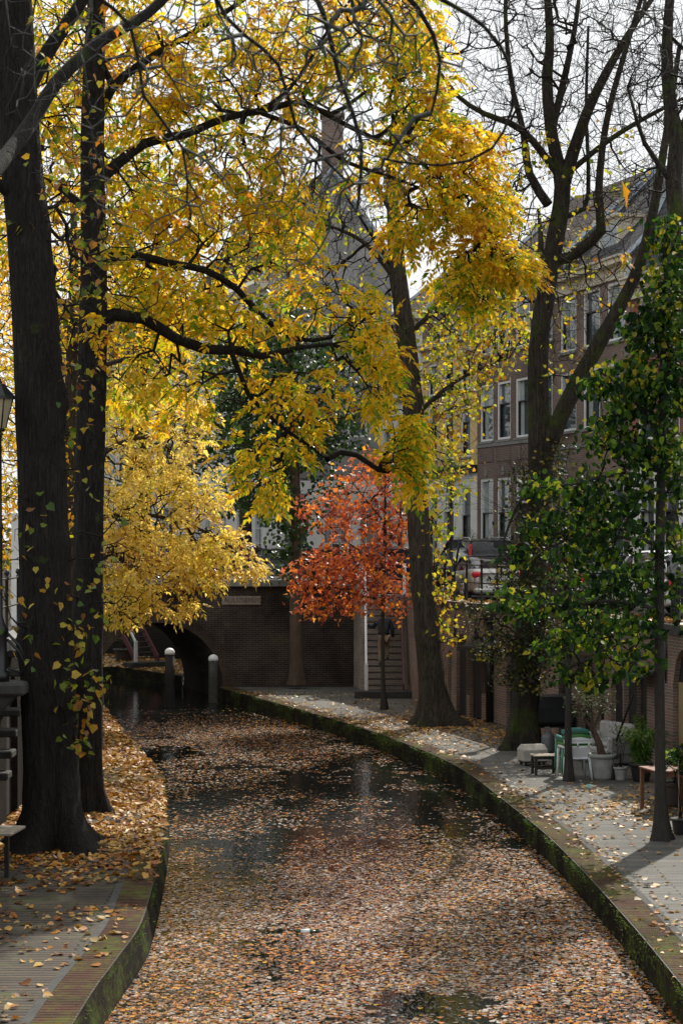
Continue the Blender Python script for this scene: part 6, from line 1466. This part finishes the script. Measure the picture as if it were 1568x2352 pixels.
# foreground chestnut whose bare boughs hang in from above, rooted outside the frame on the left wharf
tc = limb([(-560, 3100, 12.5, .42), (-580, 2200, 12.5, .36), (-600, 1200, 12.5, .32), (-620, 300, 12.6, .27), (-560, -400, 12.8, .22), (-450, -1000, 13, .15)], .25)
def low(p): return p
lc = [limb([(-600, 900, 12.5, .12), (-330, 640, 15.5, .10), (-60, 440, 18.5, .085), (60, 300, 20, .078), (130, 190, 20.5, .072), (230, 95, 21, .066), (340, 30, 21.5, .058), (460, -90, 22, .045), (620, -240, 22.5, .03)], .25),
      limb([(-590, 100, 12.6, .12), (-200, -150, 12.2, .09), (200, -260, 12, .07), (560, -240, 11.8, .055), (820, -120, 11.6, .04), (1000, -40, 11.5, .025)], .2),
      limb([(-560, -300, 12.8, .12), (-100, -500, 13.4, .09), (400, -560, 14, .07), (900, -480, 14.4, .05), (1300, -300, 14.8, .03), (1500, -100, 15, .02)], .2),
      limb([(300, -255, 12, .02), (440, -120, 11.8, .015), (520, 40, 11.7, .012), (640, 150, 11.6, .011), (680, 290, 11.5, .010), (800, 420, 11.4, .007)], .15),
      limb([(560, -240, 11.8, .022), (720, -20, 11.6, .017), (780, 180, 11.4, .013), (830, 330, 11.3, .012), (820, 480, 11.2, .008)], .15),
      limb([(820, -120, 11.6, .022), (960, 20, 11.5, .016), (1010, 140, 11.4, .011), (990, 260, 11.3, .008)], .15),
      limb([(900, -60, 11.5, .016), (1110, 60, 11.3, .011), (1180, 200, 11.2, .009), (1130, 340, 11.1, .008), (1010, 380, 11.1, .007), (880, 365, 11.1, .006)], .12),
      limb([(60, -230, 12.1, .018), (160, -60, 12, .014), (300, 60, 11.9, .011), (330, 220, 11.9, .010), (420, 340, 11.8, .008), (430, 470, 11.7, .006)], .15)]
BC = [(720, 120, 11.4, 280, 170, .9, 250), (800, 360, 11.3, 200, 150, .7, 170), (600, 400, 11.6, 200, 150, .7, 110), (450, 150, 11.8, 220, 170, .7, 150), (900, 60, 11.5, 160, 130, .5, 120), (1050, 150, 11.3, 110, 130, .4, 24), (180, 200, 12, 190, 180, .8, 70), (640, 560, 11.5, 130, 90, .4, 24), (320, 480, 11.9, 160, 100, .5, 30), (1450, 60, 14.5, 150, 150, .6, 26), (1430, 300, 14.6, 80, 110, .4, 10), (100, 60, 14, 120, 120, .9, 30)]
def chestnut_leaves(g):
    rng = np.random.default_rng(77); parts = []
    spots = [(90, 110, 12), (110, 135, 12), (262, 28, 12), (270, 60, 12.1), (250, 10, 12), (260, 300, 12), (240, 315, 12), (275, 335, 12), (490, 470, 11.7), (430, 505, 11.8), (400, 495, 11.8), (480, 25, 11.9), (560, 60, 11.8), (690, 60, 11.5), (360, 300, 11.9), (150, 50, 12), (75, 40, 12), (455, 380, 11.8), (530, 330, 11.7), (610, 20, 11.6), (1428, 418, 14.6), (1428, 585, 14.6), (1440, 600, 14.6), (640, 150, 11.6), (380, 60, 11.9), (320, 320, 11.9), (570, 450, 11.6)]
    for (u, v, Y) in spots:
        c = P(u, v, Y); k = 5 if Y < 14 else (2 if v < 500 else 6); h = rng.uniform(0, 6.28)
        for i in range(k):
            a = h + (i - k / 2) * .62; d = np.array([[math.cos(a), math.sin(a), -.75]]) if k != 2 else np.array([[.35 * (i - .3), 0, -1.]]); sz = rng.uniform(.055, .085) * (Y / 12) * (2.2 if k == 2 else 1)
            T = (LEAF_OAK[0] * np.array([1, .62, 1]), LEAF_OAK[1]); parts.append(place(T, c[None] + rng.normal(0, .01, (1, 3)), d, np.array([[math.cos(a) * .6, math.sin(a) * .6, .8]]), sz))
    return cat(parts)
tree('chestnut_tree', 'bare grey green twigs with a few orange chestnut leaves hanging in from the top', (tc[0][0], tc[0][1], 0), [tc] + lc, BC, 1201, 'bark_dark', 'twig_grey', None, ('lf_chest', [chestnut_leaves]),
     flare=.5, sides=24, step=.09, tip=.0019, bf=.16, wiggle=.12, arch=-.16, pw=.5, spurs=.35, spup=.2)

# ================================================================== fallen leaves and ground cover
def in_strip(A, B, n, rng, ylo, yhi):
    """points between two curves given as x(y)"""
    y = rng.uniform(ylo, yhi, n); oa = np.argsort(A[:, 1]); ob = np.argsort(B[:, 1])
    xa = np.interp(y, A[oa, 1], A[oa, 0]); xb = np.interp(y, B[ob, 1], B[ob, 0]); t = rng.random(n); return xa + (xb - xa) * t, y, t
def vnoise(x, y, s, seed):
    rng = np.random.default_rng(seed); g = rng.random((64, 64)); fx = (x / s) % 63; fy = (y / s) % 63; i = fx.astype(int); j = fy.astype(int); a = fx - i; b_ = fy - j
    a = a * a * (3 - 2 * a); b_ = b_ * b_ * (3 - 2 * b_)
    return g[i, j] * (1 - a) * (1 - b_) + g[i + 1, j] * a * (1 - b_) + g[i, j + 1] * (1 - a) * b_ + g[i + 1, j + 1] * a * b_
def scatter(name, label, x, y, z, size, mat, rng, tilt=.25, lift=.006, cat_='leaves', flat=1.0):
    n = len(x); a = rng.uniform(0, 6.28, n); pos = np.stack([x, y, np.full(n, z) + rng.uniform(.002, lift + .002, n)], 1)
    d = np.stack([np.cos(a), np.sin(a), rng.normal(0, tilt * .4, n)], 1); nn = np.stack([rng.normal(0, tilt, n), rng.normal(0, tilt, n), np.ones(n)], 1)
    V, F = place((LEAF_HEART[0] * np.array([1, 1, flat]), LEAF_HEART[1]), pos, d, nn, size * (.45 + rng.gamma(2.2, .28, n)).clip(.4, 1.5)); o = np_mesh(name, V, F, mat); setp(o, label, cat_, None, 'stuff'); return o
rng = np.random.default_rng(5)
x, y, t = in_strip(QL, QR, 250000, rng, 17, 63)
cl = vnoise(x + 5, y * .6 + 3, 3.1, 21) * .45 + vnoise(x * 1.2 + 20, y * .7, .9, 3) * .35 + vnoise(x + 3, y + 7, .22, 4) * .30
dens = np.interp(y, [17, 24, 30, 33, 36, 42, 48, 53, 57, 60], [.95, .92, .80, .50, .26, .24, .36, .46, .10, .02])
thr = np.interp(y, [17, 30, 34, 42, 50, 57], [.30, .36, .50, .54, .50, .6])
keep = rng.random(len(x)) < dens * np.clip((cl - thr) / .16 + .55, .03, 1)
x, y = x[keep], y[keep]
scatter('floating_leaves', 'autumn leaves floating densely on the canal water', x, y, WATER, .050, 'lf_float', rng, .04, .003, flat=.5)
x, y, t = in_strip(WL, QL, 90000, rng, 16, 62); ns = vnoise(x + 30, y, .9, 6)
dens = np.interp(y, [16, 26, 28.5, 30.5, 33, 40, 60], [.03, .07, .22, .55, .8, 1, .8]); keep = rng.random(len(x)) < dens * np.clip(.1 + 1.1 * ns, 0, 1); keep &= ~((y < 29) & (ns < .35))
scatter('fallen_leaves', 'thick orange leaf litter on the left wharf around the big trunks', x[keep], y[keep], 0, .085, 'lf_litter', rng, .45, .03)
x, y, t = in_strip(QR, WR, 60000, rng, 16, 62); ns = vnoise(x + 40, y, 1.1, 8)
near_edge = np.exp(-((t - .12) / .07) ** 2); tr_ = np.exp(-((x - 2.6) ** 2 + (y - 51.3) ** 2) / 6) + np.exp(-((x - 4.3) ** 2 + (y - 47.5) ** 2) / 3) + .7 * np.exp(-((x - 5.5) ** 2 + (y - 35.5) ** 2) / 4)
dens = np.interp(y, [16, 40, 48, 54, 62], [.02, .02, .035, .08, .09]) + .22 * near_edge + .6 * tr_; keep = rng.random(len(x)) < np.clip(dens, 0, 1) * np.clip(.15 + 1.1 * ns, 0, 1)
scatter('fallen_leaves', 'scattered brown and yellow leaves on the right wharf paving', x[keep], y[keep], 0, .075, 'lf_litter2', rng, .35, .02)
x, y, t = in_strip(QR2, WR2, 5000, rng, 69.5, 84); scatter('fallen_leaves', 'leaves lying on the wharf seen through the arch', x, y, 0, .13, 'lf_litter2', rng, .4, .03)
k = LR.c[(LR.c[:, 1] > 30) & (LR.c[:, 1] < 62)]; i = rng.integers(0, len(k), 2600); x = k[i, 0] + rng.uniform(.0, .9, 2600); y = k[i, 1] + rng.uniform(-.3, .3, 2600)
scatter('fallen_leaves', 'brown leaves along the street edge under the parked cars', x, y, STREET + .05, .10, 'lf_litter', rng, .4, .03)
# grass and moss tufts
def tufts(name, label, spots, seed, h=.10):
    rng = np.random.default_rng(seed); P_ = []; 
    for (cx, cy, sx, sy, n, z) in spots:
        P_.append(np.stack([rng.normal(cx, sx, n), rng.normal(cy, sy, n), np.full(n, z)], 1))
    p = np.concatenate(P_); n = len(p); d = unit(rng.normal(0, .45, (n, 3)) + np.array([0, 0, 1.])); T = (LEAF_RHOMB[0] * np.array([1, .22, 1]), LEAF_RHOMB[1])
    V, F = place(T, p, d, unit(rng.normal(0, 1, (n, 3))), h * rng.uniform(.4, 1.2, n)); o = np_mesh(name, V, F, 'grassm'); setp(o, label, 'grass', None, 'stuff')
sp = [(G(u, v)[0], G(u, v)[1], .18, .5, n, 0) for (u, v, n) in ((690, 1600, 260), (720, 1585, 200), (640, 1612, 150), (880, 1702, 120), (1000, 1740, 90), (1180, 1835, 150), (1240, 1880, 130), (1390, 2010, 260), (1420, 2020, 220), (1330, 1960, 120), (1500, 2150, 260), (1480, 2190, 200), (1180, 1720, 160), (740, 1600, 160))]
tufts('grass', 'tufts of grass and moss along the right wharf edge', sp, 31, .055)
sp = [(G(u, v)[0], G(u, v)[1], .22, .5, n, 0) for (u, v, n) in ((250, 1790, 180), (270, 1770, 120), (20, 1840, 160), (330, 1840, 60))]
tufts('grass', 'tufts of grass among the leaves on the left wharf', sp, 32, .10)
def edge_moss(label, cv, side, n, seed, ylo, yhi, lean):
    rng = np.random.default_rng(seed); c = offset(cv, 0); L = Line(c); q = rng.uniform(0, L.L, n); x = np.interp(q, L.s, c[:, 0]); y = np.interp(q, L.s, c[:, 1])
    cl = vnoise(q + 2, q * 0 + seed, .7, seed) ; k = (rng.random(n) < np.clip((cl - .42) * 3.2, .03, 1)) & (y > ylo) & (y < yhi); x = x[k]; y = y[k]; m_ = k.sum()
    dz = -rng.gamma(1.2, .07, m_).clip(0, .38); t_ = rng.normal(0, .05, m_); p = np.stack([x + side * .015 + np.where(dz > -.03, t_ - side * .05, 0), y, dz + .008], 1)
    d = unit(rng.normal(0, .5, (m_, 3)) + np.array([side * .8, -.2, .25])); T = (LEAF_RHOMB[0] * np.array([1, .5, 1]), LEAF_RHOMB[1])
    V, F = place(T, p, d, unit(rng.normal(0, 1, (m_, 3))), .035 * rng.uniform(.4, 1.5, m_)); o = np_mesh('moss', V, F, 'grassm'); setp(o, label, 'moss', None, 'stuff')
edge_moss('moss and small weeds on the right quay edge', QR, -1, 26000, 41, 17, 62, 0)
edge_moss('moss and small weeds on the left quay edge', QL, 1, 14000, 42, 17, 50, 0)
b = G(678, 1570); r = thing('ground_ivy', 'low dark ivy patch at the foot of the trunk by the bridge', 'ivy', b)
rng = np.random.default_rng(9); n = 900; p = np.stack([rng.normal(0, .45, n), rng.normal(-.1, .25, n), rng.uniform(.02, .28, n)], 1); V, F = place(LEAF_BROAD, p, unit(rng.normal(0, 1, (n, 3)) + np.array([0, -.6, -.3])), unit(rng.normal(0, .6, (n, 3)) + np.array([0, 0, 1.])), .07 * rng.uniform(.6, 1.3, n)); np_mesh('foliage', V, F, 'lf_green').parent = r
m = MB()
for k in range(14): a = rng.uniform(0, 6.28); m.tube([(0, .1, 0), (math.cos(a) * .25, math.sin(a) * .15, .12), (math.cos(a) * .5, math.sin(a) * .3 - .1, .05)], .008, 4)
m.build('stems', 'twig', r, world=False)

# ================================================================== camera, light
cam = bpy.data.cameras.new('camera'); co = bpy.data.objects.new('camera', cam); COL.objects.link(co); scene.camera = co
co.location = (0, 0, EYE); co.rotation_euler = (R(90), 0, 0)
cam.sensor_fit = 'VERTICAL'; cam.sensor_height = 36; cam.sensor_width = 24; cam.lens = 4500 / 2352 * 36; cam.shift_y = 64 / 2352
cam.clip_start = .1; cam.clip_end = 3000
cam.dof.use_dof = True; cam.dof.focus_distance = 44; cam.dof.aperture_fstop = 5.6
EL, AZ = R(44), R(23)
sd = Vector((math.sin(AZ) * math.cos(EL), math.cos(AZ) * math.cos(EL), math.sin(EL)))
sl = bpy.data.lights.new('sun', 'SUN'); so = bpy.data.objects.new('sun', sl); COL.objects.link(so)
so.rotation_euler = sd.to_track_quat('Z', 'Y').to_euler(); so.location = (0, 0, 60); sl.energy = 4.6; sl.angle = R(.55); sl.color = (1, .94, .84)
w = bpy.data.worlds.new('World'); scene.world = w; w.use_nodes = True
nt = w.node_tree; nt.nodes.clear()
sky = nt.nodes.new('ShaderNodeTexSky'); sky.sky_type = 'NISHITA'; sky.sun_disc = False; sky.sun_elevation = EL; sky.sun_rotation = AZ; sky.air_density = 1.0; sky.dust_density = 3.0
tc_ = nt.nodes.new('ShaderNodeTexCoord'); mp = nt.nodes.new('ShaderNodeMapping'); mp.inputs['Scale'].default_value = (1, 1, 2.2)
nz = nt.nodes.new('ShaderNodeTexNoise'); nz.inputs['Scale'].default_value = 2.6; nz.inputs['Detail'].default_value = 6
cr = nt.nodes.new('ShaderNodeValToRGB'); cr.color_ramp.elements[0].position = .35; cr.color_ramp.elements[0].color = (.55, .55, .55, 1); cr.color_ramp.elements[1].position = .62
mx = nt.nodes.new('ShaderNodeMix'); mx.data_type = 'RGBA'; mx.inputs[7].default_value = (12.5, 12.8, 13.0, 1)
bg = nt.nodes.new('ShaderNodeBackground'); bg.inputs['Strength'].default_value = .085
ow = nt.nodes.new('ShaderNodeOutputWorld'); L_ = nt.links.new
L_(tc_.outputs['Generated'], mp.inputs[0]); L_(mp.outputs[0], nz.inputs['Vector']); L_(nz.outputs['Fac'], cr.inputs[0]); L_(cr.outputs[0], mx.inputs[0]); L_(sky.outputs[0], mx.inputs[6]); L_(mx.outputs[2], bg.inputs[0]); L_(bg.outputs[0], ow.inputs[0])
vs = scene.view_settings; vs.view_transform = 'Standard'; vs.look = 'None'; vs.exposure = .12; vs.gamma = 1
cy = scene.cycles
for k_, v_ in (('max_bounces', 6), ('diffuse_bounces', 3), ('glossy_bounces', 3), ('transmission_bounces', 3), ('transparent_max_bounces', 4)):
    setattr(cy, k_, v_)
scene.render.resolution_x = 682; scene.render.resolution_y = 1024
